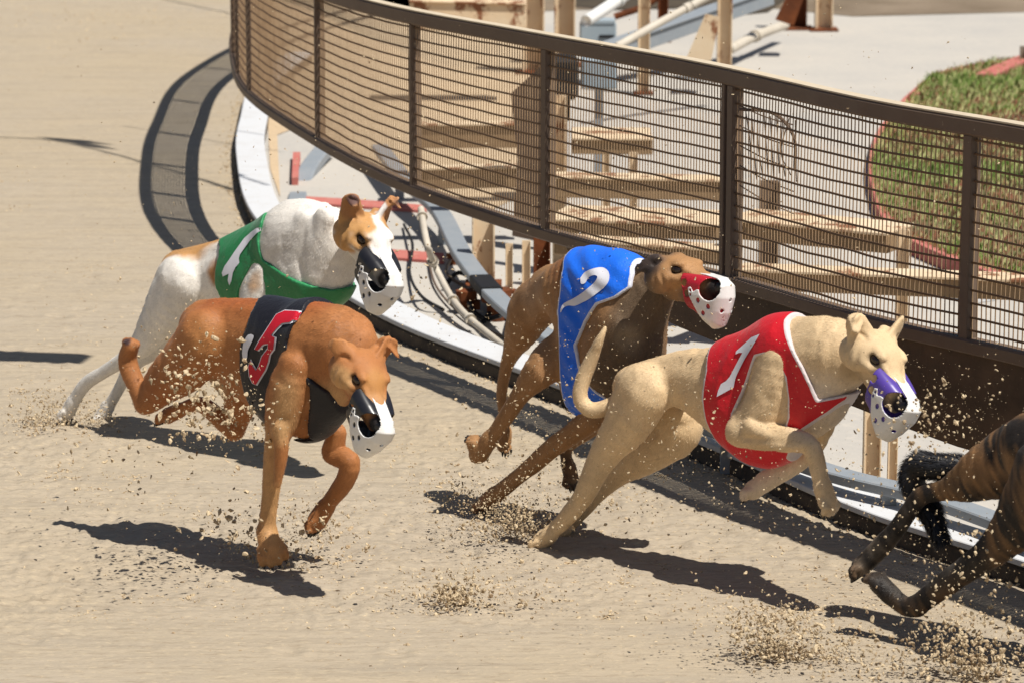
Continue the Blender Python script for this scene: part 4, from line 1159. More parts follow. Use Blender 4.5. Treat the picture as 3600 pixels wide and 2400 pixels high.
    def emblem(s, pts, m, name='number', lift=0.003, smooth=True):
        """a flat print laid on the jacket: outline points as seen on the near side"""
        P = []
        n = len(pts)
        C = catmull(list(pts) + [pts[0]], 4)[:-1] if smooth else np.array([np.array(pts[i]) * (1 - t) + np.array(pts[(i + 1) % n]) * t for i in range(n) for t in (0, 0.25, 0.5, 0.75)])
        C = C[:, :2]
        lo, hi = C.min(0), C.max(0)
        inner = []
        for gx in np.arange(lo[0], hi[0], 7):
            for gy in np.arange(lo[1], hi[1], 7):
                inner.append((gx, gy))
        inner = np.array(inner)
        dd = poly_sdf(inner[:, 0], inner[:, 1], C)
        inner = inner[dd < -2.5]
        allp = [Vector(c) for c in C] + [Vector(c) for c in inner]
        nb = len(C)
        r = G2.delaunay_2d_cdt(allp, [(i, (i + 1) % nb) for i in range(nb)], [list(range(nb))], 1, 1e-4)
        vv, ff = r[0], r[2]
        V = []
        O = Vector((0, 0, HC))
        last = None
        for v in vv:
            d = Vector(ray(v.x, v.y)).normalized()
            loc, nor, i, dist = s.jbvh.ray_cast(O, d)
            if loc is None or (last is not None and (loc - last).length > 0.5):
                p = s.P(v.x, v.y, -0.1); loc = Vector(p)
                hit = s.jbvh.find_nearest(loc); loc = hit[0]; nor = hit[1]
            if nor.dot(d) > 0: nor = -nor
            last = loc
            V.append(loc + nor * lift)
        mesh_obj(name, [tuple(v) for v in V], [tuple(f) for f in ff], m, s.j)

EAR_UP = ((-52, 38, 8, 31), (-63, 50, 42, 22), (-56, 55, 58, 15), (-41, 60, 55, 9))
EAR_SEMI = ((-52, 42, 6, 30), (-70, 55, 25, 24), (-68, 64, 32, 17), (-48, 74, 25, 10))
EAR_TUCK = ((-52, 44, 2, 22), (-72, 56, 12, 19), (-86, 62, 5, 14), (-97, 60, -8, 9))
EAR_FLAT = ((-52, 42, 4, 20), (-77, 50, -1, 17), (-99, 52, -11, 12), (-111, 50, -25, 6))
EAR_POINT = ((-52, 42, 6, 33), (-63, 54, 30, 22), (-68, 58, 45, 10), (-66, 57, 50, 5))
Z1 = lambda x, y: (200 + 0.574 * x, 650 + 0.574 * y)
Z3 = lambda x, y: (1600 + 0.574 * x, 800 + 0.574 * y)
Z4 = lambda x, y: (1650 + 0.7228 * x, 1050 + 0.7228 * y)

# ---- fawn dog, red jacket 1
d = Dog('pale fawn greyhound in the red jacket with white 1 and purple muzzle, in full stride', (1900, 1905), 38)
d.mid = (2400, 1450, 0); d.base = (0.66, 0.485, 0.285)
d.chain([(2235, 1372, 88), (2400, 1312, 80), (2560, 1328, 118), (2740, 1252, 122)], 0.05, 0.78)
d.chain([(2420, 1365, 66), (2600, 1450, 122), (2700, 1500, 128), (2800, 1440, 122), (2880, 1400, 108)], 0.06, 0.80)
d.chain([(2780, 1245, 118), (2900, 1235, 122), (2985, 1240, 96), (3025, 1262, 64)], 0.05, 0.9)
d.chain([(2850, 1360, 100), (2950, 1290, 80)], 0.05, 0.9)
L = 'L'
d.chain([(2260, 1380, 104), (2207, 1484, 86), (2145, 1570, 60), (2092, 1660, 45), (2056, 1738, 37), (1995, 1815, 30), (1930, 1880, 26)], 0.03, 0.75, L, -0.07)
d.chain([(2225, 1465, 60), (2120, 1580, 32), (2052, 1730, 22)], 0.02, 0.8, L, -0.085)
d.paw((1935, 1875, -0.07), (1905, 1900, -0.07), 0.026)
d.chain([(2330, 1395, 100), (2385, 1500, 92), (2290, 1575, 80), (2190, 1640, 58), (2110, 1715, 38), (2040, 1800, 30), (1975, 1865, 26)], 0.03, 0.7, L, 0.15)
d.paw((1985, 1858, 0.10), (1955, 1885, 0.10), 0.024)
d.chain([(2180, 1410, 34, -0.02), (2134, 1432, 30, -0.04), (2080, 1440, 27, -0.06), (2046, 1412, 26, -0.07), (2040, 1372, 26, -0.07), (2055, 1320, 26, -0.06), (2084, 1252, 22, -0.05), (2110, 1192, 14, -0.05), (2128, 1150, 5, -0.04)], 0.01, 1, L)
d.chain([(2722, 1272, 52), (2700, 1370, 70), (2665, 1460, 74), (2606, 1512, 54)], 0.02, 0.62, L, -0.10)
d.chain([(2600, 1518, 52), (2690, 1535, 49), (2800, 1546, 39), (2852, 1572, 37), (2880, 1660, 31), (2896, 1715, 31)], 0.012, 0.85, L, -0.12)
d.chain([(2640, 1500, 30), (2740, 1560, 26), (2830, 1565, 20)], 0.01, 0.9, L, -0.14)
d.paw((2894, 1715, -0.12), (2910, 1762, -0.12), 0.027)
d.chain([(2860, 1440, 62), (2868, 1540, 46), (2815, 1615, 34), (2750, 1660, 34), (2690, 1690, 33)], 0.012, 0.85, L, 0.10)
d.paw((2700, 1685, 0.10), (2650, 1720, 0.09), 0.028)
d.chain([(2900, 1400, 92, 0.10), (2870, 1470, 70, 0.10)], 0.03, 0.8, 'L')
d.carves += [(d.P(2345, 1330, -0.15), 0.008, d.P(2350, 1440, -0.15), 0.006, 0.05), (d.P(2235, 1330, -0.17), 0.006, d.P(2270, 1400, -0.17), 0.006, 0.05), (d.P(2620, 1540, -0.16), 0.004, d.P(2780, 1555, -0.17), 0.003, 0.015)]
d.head(3124, 1268, -0.09, 58, 31, -12, 1.22, ears=(EAR_SEMI, EAR_POINT))
cr = (0.68, 0.56, 0.42)
d.patches = [((d.P(2640, 1640, 0.05)), 0.16, cr, 0.1), (np.array([d.P(2860, 1650, -0.1), d.P(2910, 1800, -0.1)]), 0.03, cr, 0.05),
             (np.array([d.P(2150, 1600, -0.02), d.P(1960, 1850, 0.0)]), 0.03, (0.52, 0.42, 0.30), 0.06),
             (d.P(2930, 1440, -0.03), 0.10, cr, 0.1), (d.P(3005, 1330, -0.10), 0.05, (0.40, 0.29, 0.17), 0.05)]
d.build()
d.muzzle(M_purple_pl, holes=((40, 26), (52, 50)), hole_r=9)
M_jr = cloth_mat('red_cloth', (0.60, 0.008, 0.018), trim=(0.62, 0.55, 0.55))
d.jacket([(2520, 1216, 0), (2488, 1300, -0.08), (2468, 1400, -0.1), (2472, 1480, -0.1), (2503, 1545, -0.08), (2561, 1625, -0.04), (2640, 1720, 0), (2790, 1720, 0), (2800, 1600, 0), (2840, 1512, -0.02), (2940, 1445, -0.02), (2996, 1400, 0), (3012, 1376, 0), (2893, 1399, -0.06), (2866, 1350, -0.08), (2835, 1290, -0.09), (2800, 1200, -0.07), (2785, 1119, -0.02), (2790, 1060, 0), (2520, 1120, 0)], M_jr,
         holes=[[(2662, 1252, -.1), (2698, 1243, -.1), (2741, 1270, -.1), (2767, 1325, -.1), (2774, 1397, -.1), (2770, 1462, -.1), (2756, 1500, -.1), (2640, 1560, -.1), (2575, 1540, -.1), (2582, 1455, -.1), (2618, 1361, -.1)]])
d.emblem([Z4(*p) for p in [(1298, 270), (1300, 256), (1330, 230), (1375, 190), (1415, 174), (1392, 215), (1345, 290), (1305, 365), (1296, 390), (1288, 430), (1260, 445), (1205, 475), (1212, 445), (1226, 412), (1250, 398), (1268, 378), (1310, 300), (1332, 262), (1315, 262)]], M_print_white, smooth=False)
dog_red = d

# ---- brown dog, black jacket 5
d = Dog('russet brown greyhound in the black jacket with red 5, one forefoot planted in the sand', (968, 1985), 40)
d.mid = (850, 1350, 0); d.base = (0.385, 0.155, 0.052)
d.chain([(735, 1172, 118), (830, 1168, 120), (960, 1192, 138), (1090, 1222, 136)], 0.05, 0.80)
d.chain([(850, 1280, 100), (965, 1350, 120), (1050, 1400, 128), (1085, 1425, 114), (1122, 1395, 108)], 0.06, 0.82)
d.chain([(1130, 1195, 128), (1210, 1212, 122), (1268, 1268, 72)], 0.05, 0.9)
d.chain([(1130, 1330, 100), (1195, 1320, 76)], 0.05, 0.9)
d.chain([(725, 1190, 108), (650, 1280, 98), (585, 1335, 78), (530, 1395, 52), (508, 1418, 38)], 0.03, 0.75, L, -0.08)
d.chain([(505, 1415, 36), (480, 1352, 35), (458, 1300, 36), (450, 1258, 34), (458, 1222, 28)], 0.008, 0.9, L, -0.09)
d.paw((452, 1255, -0.09), (460, 1216, -0.10), 0.023, 0.009, toe=0.014, claws=False)
d.chain([(800, 1270, 104), (845, 1375, 76), (835, 1450, 56), (822, 1512, 38)], 0.03, 0.7, L, 0.08)
d.chain([(822, 1510, 37), (765, 1462, 33), (705, 1420, 27), (650, 1432, 22), (620, 1448, 22)], 0.01, 0.9, L, 0.06)
d.paw((630, 1442, 0.06), (592, 1460, 0.05), 0.023)

d.chain([(1030, 1290, 62), (1005, 1390, 76), (990, 1470, 66), (975, 1540, 48), (962, 1640, 42), (950, 1740, 34), (942, 1805, 33), (938, 1860, 35)], 0.02, 0.72, L, -0.12)
d.chain([(985, 1500, 34), (990, 1580, 26), (975, 1700, 16)], 0.012, 0.9, L, -0.15)
d.paw((938, 1868, -0.12), (952, 1922, -0.13), 0.032, 0.017, 0.042)
d.chain([(1185, 1520, 36), (1176, 1560, 40), (1168, 1592, 38), (1228, 1622, 40), (1212, 1690, 34), (1165, 1755, 29), (1140, 1790, 28)], 0.015, 0.85, L, 0.13)

d.paw((1145, 1783, 0.13), (1115, 1830, 0.12), 0.028, 0.014)
d.carves += [(d.P(850, 1100, -0.14), 0.006, d.P(810, 1260, -0.15), 0.006, 0.03), (d.P(690, 1150, -0.17), 0.006, d.P(715, 1290, -0.17), 0.006, 0.03), (d.P(1090, 1180, -0.15), 0.008, d.P(1110, 1330, -0.16), 0.006, 0.03)]
d.head(1306, 1338, -0.16, 62, 36, -12, 1.19, ears=(EAR_TUCK, EAR_SEMI))
lt = (0.50, 0.30, 0.14)
d.patches = [(np.array([d.P(960, 1560, -0.13), d.P(955, 1960, -0.13)]), 0.040, (0.52, 0.29, 0.12), 0.07), (np.array([d.P(995, 1400, -0.2), d.P(985, 1500, -0.2)]), 0.055, (0.52, 0.31, 0.14), 0.07), (np.array([d.P(760, 1070, -0.02), d.P(1100, 1080, -0.02)]), 0.05, (0.33, 0.095, 0.025), 0.10), (d.P(560, 1380, -0.12), 0.05, (0.34, 0.12, 0.035), 0.08), (d.P(700, 1200, -0.2), 0.07, (0.47, 0.21, 0.07), 0.10), (d.P(1200, 1160, -0.15), 0.07, (0.46, 0.20, 0.065), 0.08),
             (d.P(740, 1380, 0.0), 0.04, (0.55, 0.38, 0.22), 0.04), (d.H(60, 0, -30), 0.04, (0.46, 0.24, 0.10), 0.05), (d.H(-20, -52, -30), 0.035, (0.52, 0.29, 0.12), 0.03),
             (d.H(20, 0, 8), 0.03, (0.47, 0.22, 0.07), 0.04), (d.P(1160, 1430, -0.08), 0.06, (0.5, 0.3, 0.14), 0.05), (d.P(937, 1815, -0.10), 0.010, (0.05, 0.03, 0.02), 0.02),
             (d.P(450, 1200, -0.12), 0.012, (0.06, 0.03, 0.03), 0.012)]
d.build()
d.muzzle(M_black_pl, holes=(), slots=True)
M_jb = cloth_mat('black_cloth', (0.009, 0.009, 0.014), rough=0.45)
d.jacket([(925, 1030, 0), (900, 1080, -0.06), (872, 1150, -0.1), (855, 1220, -0.1), (849, 1300, -0.1), (858, 1380, -0.1), (891, 1449, -0.08), (950, 1530, -0.04), (1030, 1620, 0), (1200, 1600, 0), (1215, 1500, 0), (1190, 1430, -0.03), (1150, 1378, -0.08), (1090, 1325, -0.1), (1030, 1262, -0.12), (1012, 1210, -0.12), (1035, 1150, -0.1), (1085, 1090, -0.05), (1100, 1040, 0)], M_jb,
         holes=[[(985, 1275, -.12), (1015, 1282, -.12), (1050, 1310, -.12), (1078, 1365, -.12), (1072, 1430, -.12), (1035, 1560, -.12), (950, 1560, -.12), (938, 1440, -.12), (955, 1340, -.12)]])
five = [(1350, 800), (1400, 776), (1495, 780), (1470, 820), (1430, 845), (1385, 850), (1352, 880), (1318, 922), (1342, 935), (1332, 1005), (1308, 1035), (1298, 1082), (1280, 1130), (1258, 1165), (1226, 1220), (1205, 1208), (1186, 1168), (1180, 1110), (1192, 1072), (1206, 1108), (1225, 1134), (1243, 1108), (1262, 1050), (1298, 1002), (1300, 972), (1268, 976), (1238, 1010), (1218, 1004), (1243, 960), (1290, 890)]
def grow(P, r):
    P = np.array(P, float); A = 0.5 * np.sum(P[:, 0] * np.roll(P[:, 1], -1) - np.roll(P[:, 0], -1) * P[:, 1])
    T = np.roll(P, -1, 0) - np.roll(P, 1, 0); T /= np.linalg.norm(T, axis=1)[:, None]
    N = np.stack([T[:, 1], -T[:, 0]], 1) * (1 if A > 0 else -1)
    return P + N * r
d.emblem([Z1(*p) for p in grow(five, 8)], M_print_white, name='number_outline', lift=0.002, smooth=False)
d.emblem([Z1(*p) for p in five], M_print_red, lift=0.005, smooth=False)
d.emblem([Z1(*p) for p in [(1193, 914), (1210, 925), (1198, 960), (1175, 1010), (1168, 1060), (1146, 1062), (1140, 1020), (1150, 960), (1172, 922)]], M_print_white, name='emblem', lift=0.003)
dog_brown = d

# ---- white and tan dog, green jacket 4
d = Dog('white greyhound with tan patches in the green jacket with white 4 and black muzzle', (240, 1470), 38)
d.mid = (800, 1050, 0); d.base = (0.74, 0.70, 0.64)
d.chain([(648, 975, 98), (750, 955, 102), (860, 930, 112), (960, 882, 112), (1050, 832, 114)], 0.05, 0.8)
d.chain([(800, 1010, 84), (900, 1010, 118), (1000, 1010, 132), (1100, 972, 120), (1150, 965, 100)], 0.06, 0.82)
d.chain([(1040, 832, 115), (1120, 830, 116), (1185, 848, 94), (1222, 862, 62)], 0.05, 0.9)
d.chain([(1110, 950, 112), (1175, 905, 80)], 0.05, 0.9)
d.chain([(640, 990, 102), (605, 1060, 93), (548, 1140, 68), (502, 1208, 46), (452, 1250, 31), (422, 1272, 26), (360, 1310, 23), (303, 1347, 25), (262, 1405, 22), (246, 1430, 22)], 0.03, 0.75, L, -0.08)
d.paw((258, 1412, -0.08), (240, 1445, -0.08), 0.023)
d.chain([(620, 1060, 90), (560, 1180, 64), (480, 1262, 36), (442, 1320, 25), (402, 1395, 22), (372, 1440, 22)], 0.03, 0.75, L, 0.10)
d.paw((378, 1430, 0.10), (355, 1468, 0.09), 0.024)
d.chain([(918, 955, 26), (905, 1010, 44), (900, 1080, 50), (1000, 1130, 34), (1070, 1150, 28), (1090, 1230, 24)], 0.02, 0.72, L, -0.11)
d.paw((1088, 1220, -0.11), (1096, 1270, -0.11), 0.024)
d.chain([(1110, 1000, 70), (1070, 1090, 46), (1120, 1150, 30), (1100, 1250, 24)], 0.02, 0.85, L, 0.11)
d.paw((1102, 1240, 0.11), (1090, 1290, 0.11), 0.024)
d.carves += [(d.P(1085, 790, -0.17), 0.006, d.P(1075, 900, -0.18), 0.005, 0.03), (d.P(700, 960, -0.15), 0.006, d.P(690, 1060, -0.14), 0.006, 0.03), (d.P(1130, 800, -0.16), 0.004, d.P(1140, 960, -0.17), 0.004, 0.025)]
d.chain([(1070, 780, 34), (1050, 860, 38), (1030, 930, 34)], 0.03, 0.6, 'L', -0.085)
d.chain([(1140, 770, 40), (1120, 870, 44), (1110, 950, 36)], 0.03, 0.6, 'L', -0.08)
d.head(1322, 845, -0.10, 58, 30, -9, 1.32, ears=(EAR_UP, EAR_UP))
tan = (0.50, 0.265, 0.095)
d.patches = [(np.array([d.P(690, 900, 0.02), d.P(800, 880, 0.06)]), 0.10, tan, 0.04), (np.array([d.P(560, 950, -0.02), d.P(650, 900, 0)]), 0.085, tan, 0.04), (d.P(745, 960, -0.13), 0.05, (0.42, 0.2, 0.07), 0.03),
             (d.P(850, 985, -0.2), 0.05, tan, 0.03), (d.H(-60, -20, 10), 0.085, tan, 0.02), (d.H(-30, -45, -30), 0.05, tan, 0.02), (d.H(-60, 40, 10), 0.07, tan, 0.02), (d.H(10, 45, -10), 0.035, tan, 0.015),
             (d.H(-58, -54, 46), 0.052, (0.42, 0.2, 0.08), 0.02), (d.H(-58, 54, 46), 0.052, (0.42, 0.2, 0.08), 0.02), (d.H(-48, -58, 60), 0.020, (0.12, 0.06, 0.05), 0.02), (d.H(-48, 58, 60), 0.020, (0.12, 0.06, 0.05), 0.02),
             (d.H(2, -36, -8), 0.040, tan, 0.02), (d.H(-10, -20, 20), 0.030, tan, 0.02),
             (np.array([d.H(-50, 18, 44), d.H(30, 8, 14)]), 0.027, (0.76, 0.73, 0.69), 0.012), (np.array([d.H(24, 8, 2), d.H(100, 0, -20)]), 0.026, (0.76, 0.73, 0.69), 0.012)]
d.build()
d.muzzle(M_black_pl, holes=(), slots=True)
M_jg = cloth_mat('green_cloth', (0.02, 0.20, 0.065), trim=(0.03, 0.24, 0.09), tw=0.005, rough=0.42)
d.jacket([(800, 835, 0), (797, 862, -0.04), (775, 900, -0.09), (764, 950, -0.1), (764, 1000, -0.1), (785, 1060, -0.1), (850, 1180, 0), (1150, 1180, 0), (1235, 1075, 0), (1246, 1005, 0), (1180, 1016, -0.04), (1120, 1005, -0.08), (1061, 985, -0.1), (1000, 950, -0.1), (938, 912, -0.1), (925, 880, -0.1), (940, 830, -0.06), (969, 782, -0.02), (975, 740, 0)], M_jg,
         holes=[[(893, 930, -.1), (905, 922, -.1), (922, 935, -.1), (945, 990, -.1), (960, 1100, -.1), (830, 1100, -.1), (850, 1020, -.1)]])
d.emblem([Z1(*p) for p in [(1225, 268), (1246, 262), (1245, 280), (1185, 345), (1125, 428), (1118, 452), (1122, 478), (1096, 508), (1082, 540), (1072, 590), (1060, 616), (1050, 585), (1056, 545), (1020, 562), (1014, 540), (1030, 500), (1060, 458), (1092, 410), (1150, 330), (1198, 288)]], M_print_white, smooth=False)
dog_white = d

# ---- brown dog, blue jacket 2
d = Dog('dark fawn greyhound with black neck in the blue jacket with white 2 and red muzzle', (1700, 1790), 42)
d.mid = (2000, 1300, 0); d.base = (0.36, 0.19, 0.080)
d.chain([(1985, 1020, 100), (2060, 1002, 120), (2130, 1010, 124), (2180, 1020, 112)], 0.05, 0.8)
d.chain([(2050, 1120, 92), (2062, 1240, 100), (2065, 1345, 96), (2090, 1300, 110)], 0.05, 0.85)
d.chain([(2070, 1120, 100), (2110, 1220, 128), (2110, 1320, 122), (2180, 1260, 130), (2210, 1200, 128)], 0.06, 0.82)
d.chain([(2180, 1030, 108), (2255, 1030, 88), (2320, 975, 54)], 0.05, 0.9)
d.chain([(2220, 1130, 120), (2265, 1090, 84), (2312, 1035, 50)], 0.05, 0.9)
d.chain([(2200, 1330, 90), (2230, 1250, 90)], 0.05, 0.9)
d.chain([(1950, 1020, 90, 0.04), (1872, 1082, 86, 0.06), (1836, 1158, 66, 0.08), (1804, 1225, 38, 0.10), (1780, 1290, 26, 0.10), (1764, 1380, 20, 0.10), (1768, 1450, 17, 0.10), (1778, 1520, 16, 0.10)], 0.03, 0.75, L)

d.paw((1777, 1515, 0.10), (1775, 1548, 0.10), 0.020, 0.010)
d.chain([(1985, 1215, 60, -0.02), (1940, 1262, 68, -0.06), (1895, 1308, 60), (1840, 1372, 38), (1790, 1448, 32), (1745, 1515, 28), (1722, 1545, 30)], 0.03, 0.72, L, -0.11)
d.chain([(1722, 1545, 30), (1690, 1588, 34), (1676, 1598, 30)], 0.01, 0.9, L, -0.11)
d.paw((1690, 1590, -0.11), (1672, 1562, -0.12), 0.025, 0.011, 0.022)
d.chain([(2170, 1380, 70, -0.04), (2110, 1450, 50, -0.04), (2020, 1518, 38, -0.05), (1950, 1568, 35, -0.05), (1850, 1652, 29, -0.05), (1768, 1718, 27, -0.05), (1735, 1745, 27, -0.05)], 0.02, 0.85, L)
d.paw((1740, 1740, -0.05), (1708, 1768, -0.05), 0.026)
d.chain([(2180, 1400, 60), (2080, 1500, 32), (2000, 1560, 26), (1990, 1600, 22), (2003, 1650, 24)], 0.02, 0.85, L, 0.10)
d.paw((2000, 1640, 0.10), (2008, 1676, 0.10), 0.022)
d.chain([(2150, 1140, 66), (2112, 1230, 72), (2100, 1310, 56)], 0.03, 0.6, 'L', -0.10)
d.carves += [(d.P(1965, 990, -0.13), 0.006, d.P(1960, 1120, -0.14), 0.006, 0.03), (d.P(2180, 1150, -0.17), 0.006, d.P(2140, 1330, -0.17), 0.006, 0.03)]
d.head(2420, 945, -0.08, 46, -2, -4, 1.16, ears=(EAR_FLAT, EAR_FLAT))
bk = (0.145, 0.098, 0.060); dk = (0.16, 0.10, 0.055)
d.patches = [(np.array([d.P(2270, 1060, -0.1), d.P(2240, 1260, -0.08)]), 0.10, bk, 0.08), (np.array([d.P(2200, 1300, -0.08), d.P(2160, 1360, 0)]), 0.10, bk, 0.08), (d.H(-90, 0, -20), 0.07, bk, 0.05), (d.H(-75, -55, 15), 0.05, (0.05, 0.035, 0.03), 0.04),
             (d.P(2205, 1190, -0.13), 0.035, (0.30, 0.23, 0.15), 0.06), (np.array([d.P(1768, 1380, -0.02), d.P(1775, 1560, -0.02)]), 0.03, (0.10, 0.06, 0.04), 0.06),
             (np.array([d.P(1830, 1060, -0.08), d.P(1850, 1170, -0.08)]), 0.05, (0.42, 0.27, 0.16), 0.08), (d.P(2060, 940, 0), 0.09, (0.26, 0.10, 0.035), 0.08),
             (np.array([d.H(20, 0, -60), d.H(90, 0, -50)]), 0.03, (0.10, 0.07, 0.05), 0.03), (np.array([d.P(1990, 1600, 0.1), d.P(2010, 1700, 0.1)]), 0.035, (0.09, 0.06, 0.04), 0.06),
             (d.P(1700, 1785, -0.05), 0.05, (0.40, 0.20, 0.10), 0.07)]
d.build()
d.muzzle(M_red_pl, holes=((42, 26), (54, 52)), hole_r=9)
M_jbl = cloth_mat('blue_cloth', (0.012, 0.15, 0.80), trim=(0.60, 0.62, 0.72), rough=0.45)
def wr_blue(V):
    c = dog_blue_c
    r = np.linalg.norm((V - c), axis=1); q = (V[:, 2] - c[2]) * 46 + (V @ dfw - c @ dfw) * 26
    return np.sin(q * 2.2 + vnoise(V, 8, 31) * 2.0) * 0.0024 * np.clip(1.3 - r * 1.8, 0, 1) + vnoise(V, 13, 33) * 0.002
dog_blue_c = d.P(1990, 1180, -0.1); dfw = d.fwd
d.jacket([(2022, 898, 0), (1998, 940, -0.06), (1975, 1010, -0.1), (1968, 1090, -0.1), (1958, 1165, -0.12), (1962, 1260, -0.12), (1966, 1380, -0.12), (1975, 1440, -0.1), (2000, 1520, 0), (2330, 1520, 0), (2180, 1400, -0.05), (2110, 1375, -0.1), (2075, 1345, -0.12), (2040, 1290, -0.13), (2022, 1215, -0.13), (2050, 1135, -0.13), (2105, 1070, -0.12), (2175, 1046, -0.10), (2225, 1010, -0.08), (2243, 960, -0.04), (2243, 900, 0), (2240, 740, 0), (2030, 740, 0)], M_jbl, off=0.012, wr=wr_blue)
d.emblem([Z3(*p) for p in [(770, 312), (800, 275), (850, 255), (905, 248), (938, 268), (948, 300), (938, 342), (900, 382), (840, 427), (790, 457), (740, 477), (700, 477), (668, 492), (652, 520), (650, 500), (665, 470), (690, 452), (740, 428), (790, 393), (842, 352), (870, 318), (872, 300), (850, 294), (822, 308), (800, 342), (776, 346)]], M_print_white)
dog_blue = d

# ---- brindle dog leaving on the right
d = Dog('dark brindle greyhound at the right edge, hind legs and black tail in view', (3200, 2230), 38)
d.mid = (3700, 1700, 0); d.base = (0.21, 0.115, 0.05)
d.stripe = (14, (0.018, 0.014, 0.012), (0.7, 0.3, 0.6))
d.chain([(3640, 1580, 132), (3800, 1530, 120), (4000, 1490, 150), (4180, 1450, 150)], 0.05, 0.8)
d.chain([(3860, 1600, 100), (4050, 1650, 150), (4200, 1650, 150)], 0.06, 0.8)
d.chain([(4180, 1440, 140), (4320, 1400, 130), (4440, 1400, 100)], 0.05, 0.9)
d.chain([(3700, 1680, 150), (3610, 1800, 105), (3520, 1905, 68), (3438, 1974, 52), (3310, 2062, 42), (3225, 2128, 37)], 0.03, 0.8, L, -0.10)
d.chain([(3225, 2128, 36), (3185, 2130, 33), (3125, 2085, 31)], 0.008, 0.9, L, -0.10)
d.paw((3130, 2088, -0.10), (3092, 2050, -0.10), 0.027)
d.chain([(3600, 1610, 138), (3490, 1650, 104), (3405, 1690, 70), (3320, 1722, 38), (3245, 1738, 33), (3200, 1790, 31), (3150, 1860, 33), (3100, 1918, 38), (3060, 1960, 32)], 0.02, 0.8, L, 0.06)
d.paw((3070, 1950, 0.06), (3030, 1990, 0.05), 0.027)
d.chain([(3520, 1610, 40, 0.12), (3400, 1635, 34, 0.11), (3300, 1640, 42, 0.10), (3235, 1635, 48, 0.10), (3208, 1680, 44, 0.10), (3232, 1745, 36, 0.11), (3272, 1805, 32, 0.11), (3298, 1855, 24, 0.11), (3308, 1890, 10, 0.11)], 0.01, 1, L)
for dd, o in ((-0.11, 0), (0.11, 60)):
    d.chain([(4160 + o, 1600, 80), (4120 + o, 1800, 60), (4250 + o, 1880, 42), (4400 + o, 1960, 34), (4440 + o, 2060, 30)], 0.02, 0.8, L, dd)
    d.paw((4435 + o, 2050, dd), (4460 + o, 2110, dd), 0.027)
d.head(4540, 1430, 0, 38, 40, 0, 1.06, ears=(EAR_TUCK, EAR_TUCK))
tb = (0.012, 0.012, 0.014)
tl = [d.P(3290, 1625, .1), d.P(3205, 1640, .1), d.P(3210, 1730, .1), d.P(3300, 1890, .11)]
d.patches = [(np.array([d.P(3340, 1632, .11), d.P(3225, 1635, .1)]), 0.045, tb, 0.02), (np.array([d.P(3225, 1640, .1), d.P(3225, 1740, .1)]), 0.04, tb, 0.015), (np.array([d.P(3250, 1780, .11), d.P(3305, 1890, .11)]), 0.032, tb, 0.012), (np.array([d.P(3438, 1974, -.1), d.P(3100, 2070, -.1)]), 0.06, (0.05, 0.042, 0.034), 0.08), (np.array([d.P(3210, 1780, .06), d.P(3020, 2000, .06)]), 0.05, (0.115, 0.092, 0.07), 0.05), (d.P(3470, 1590, -0.02), 0.06, (0.36, 0.19, 0.08), 0.10)]
d.build()
# tail fur in tufts
hb = MB(); tp = catmull([d.P(3400, 1640, 0.11), d.P(3300, 1640, 0.10), d.P(3235, 1635, 0.10), d.P(3208, 1680, 0.10), d.P(3232, 1745, 0.11), d.P(3272, 1805, 0.11), d.P(3308, 1895, 0.11)], 60)
tg = np.gradient(tp, axis=0); tg /= np.linalg.norm(tg, axis=1)[:, None]
for i in range(9000):
    j = rng.integers(0, len(tp)); t = tg[j]
    n = rng.normal(size=3); n -= t * (n @ t); n /= np.linalg.norm(n)
    rad = 0.036 * (1 - 0.6 * max(0, (j / len(tp) - 0.75) * 4)); L0 = rng.uniform(0.018, 0.036)
    p = tp[j] + n * rad * 0.6; q = p + n * L0 * 0.55 + t * L0 * 0.9; md = (p + q) / 2 + n * 0.004
    sd = np.cross(t, n) * 0.0013
    hb.add([p - sd, p + sd, md + sd * .8, md - sd * .8, q], [(0, 1, 2, 3), (3, 2, 4)])
hb.build('tail_fur', mat('black_fur', (0.014, 0.014, 0.017), rough=0.5, spec=0.4), d.e)
dog_brindle = d
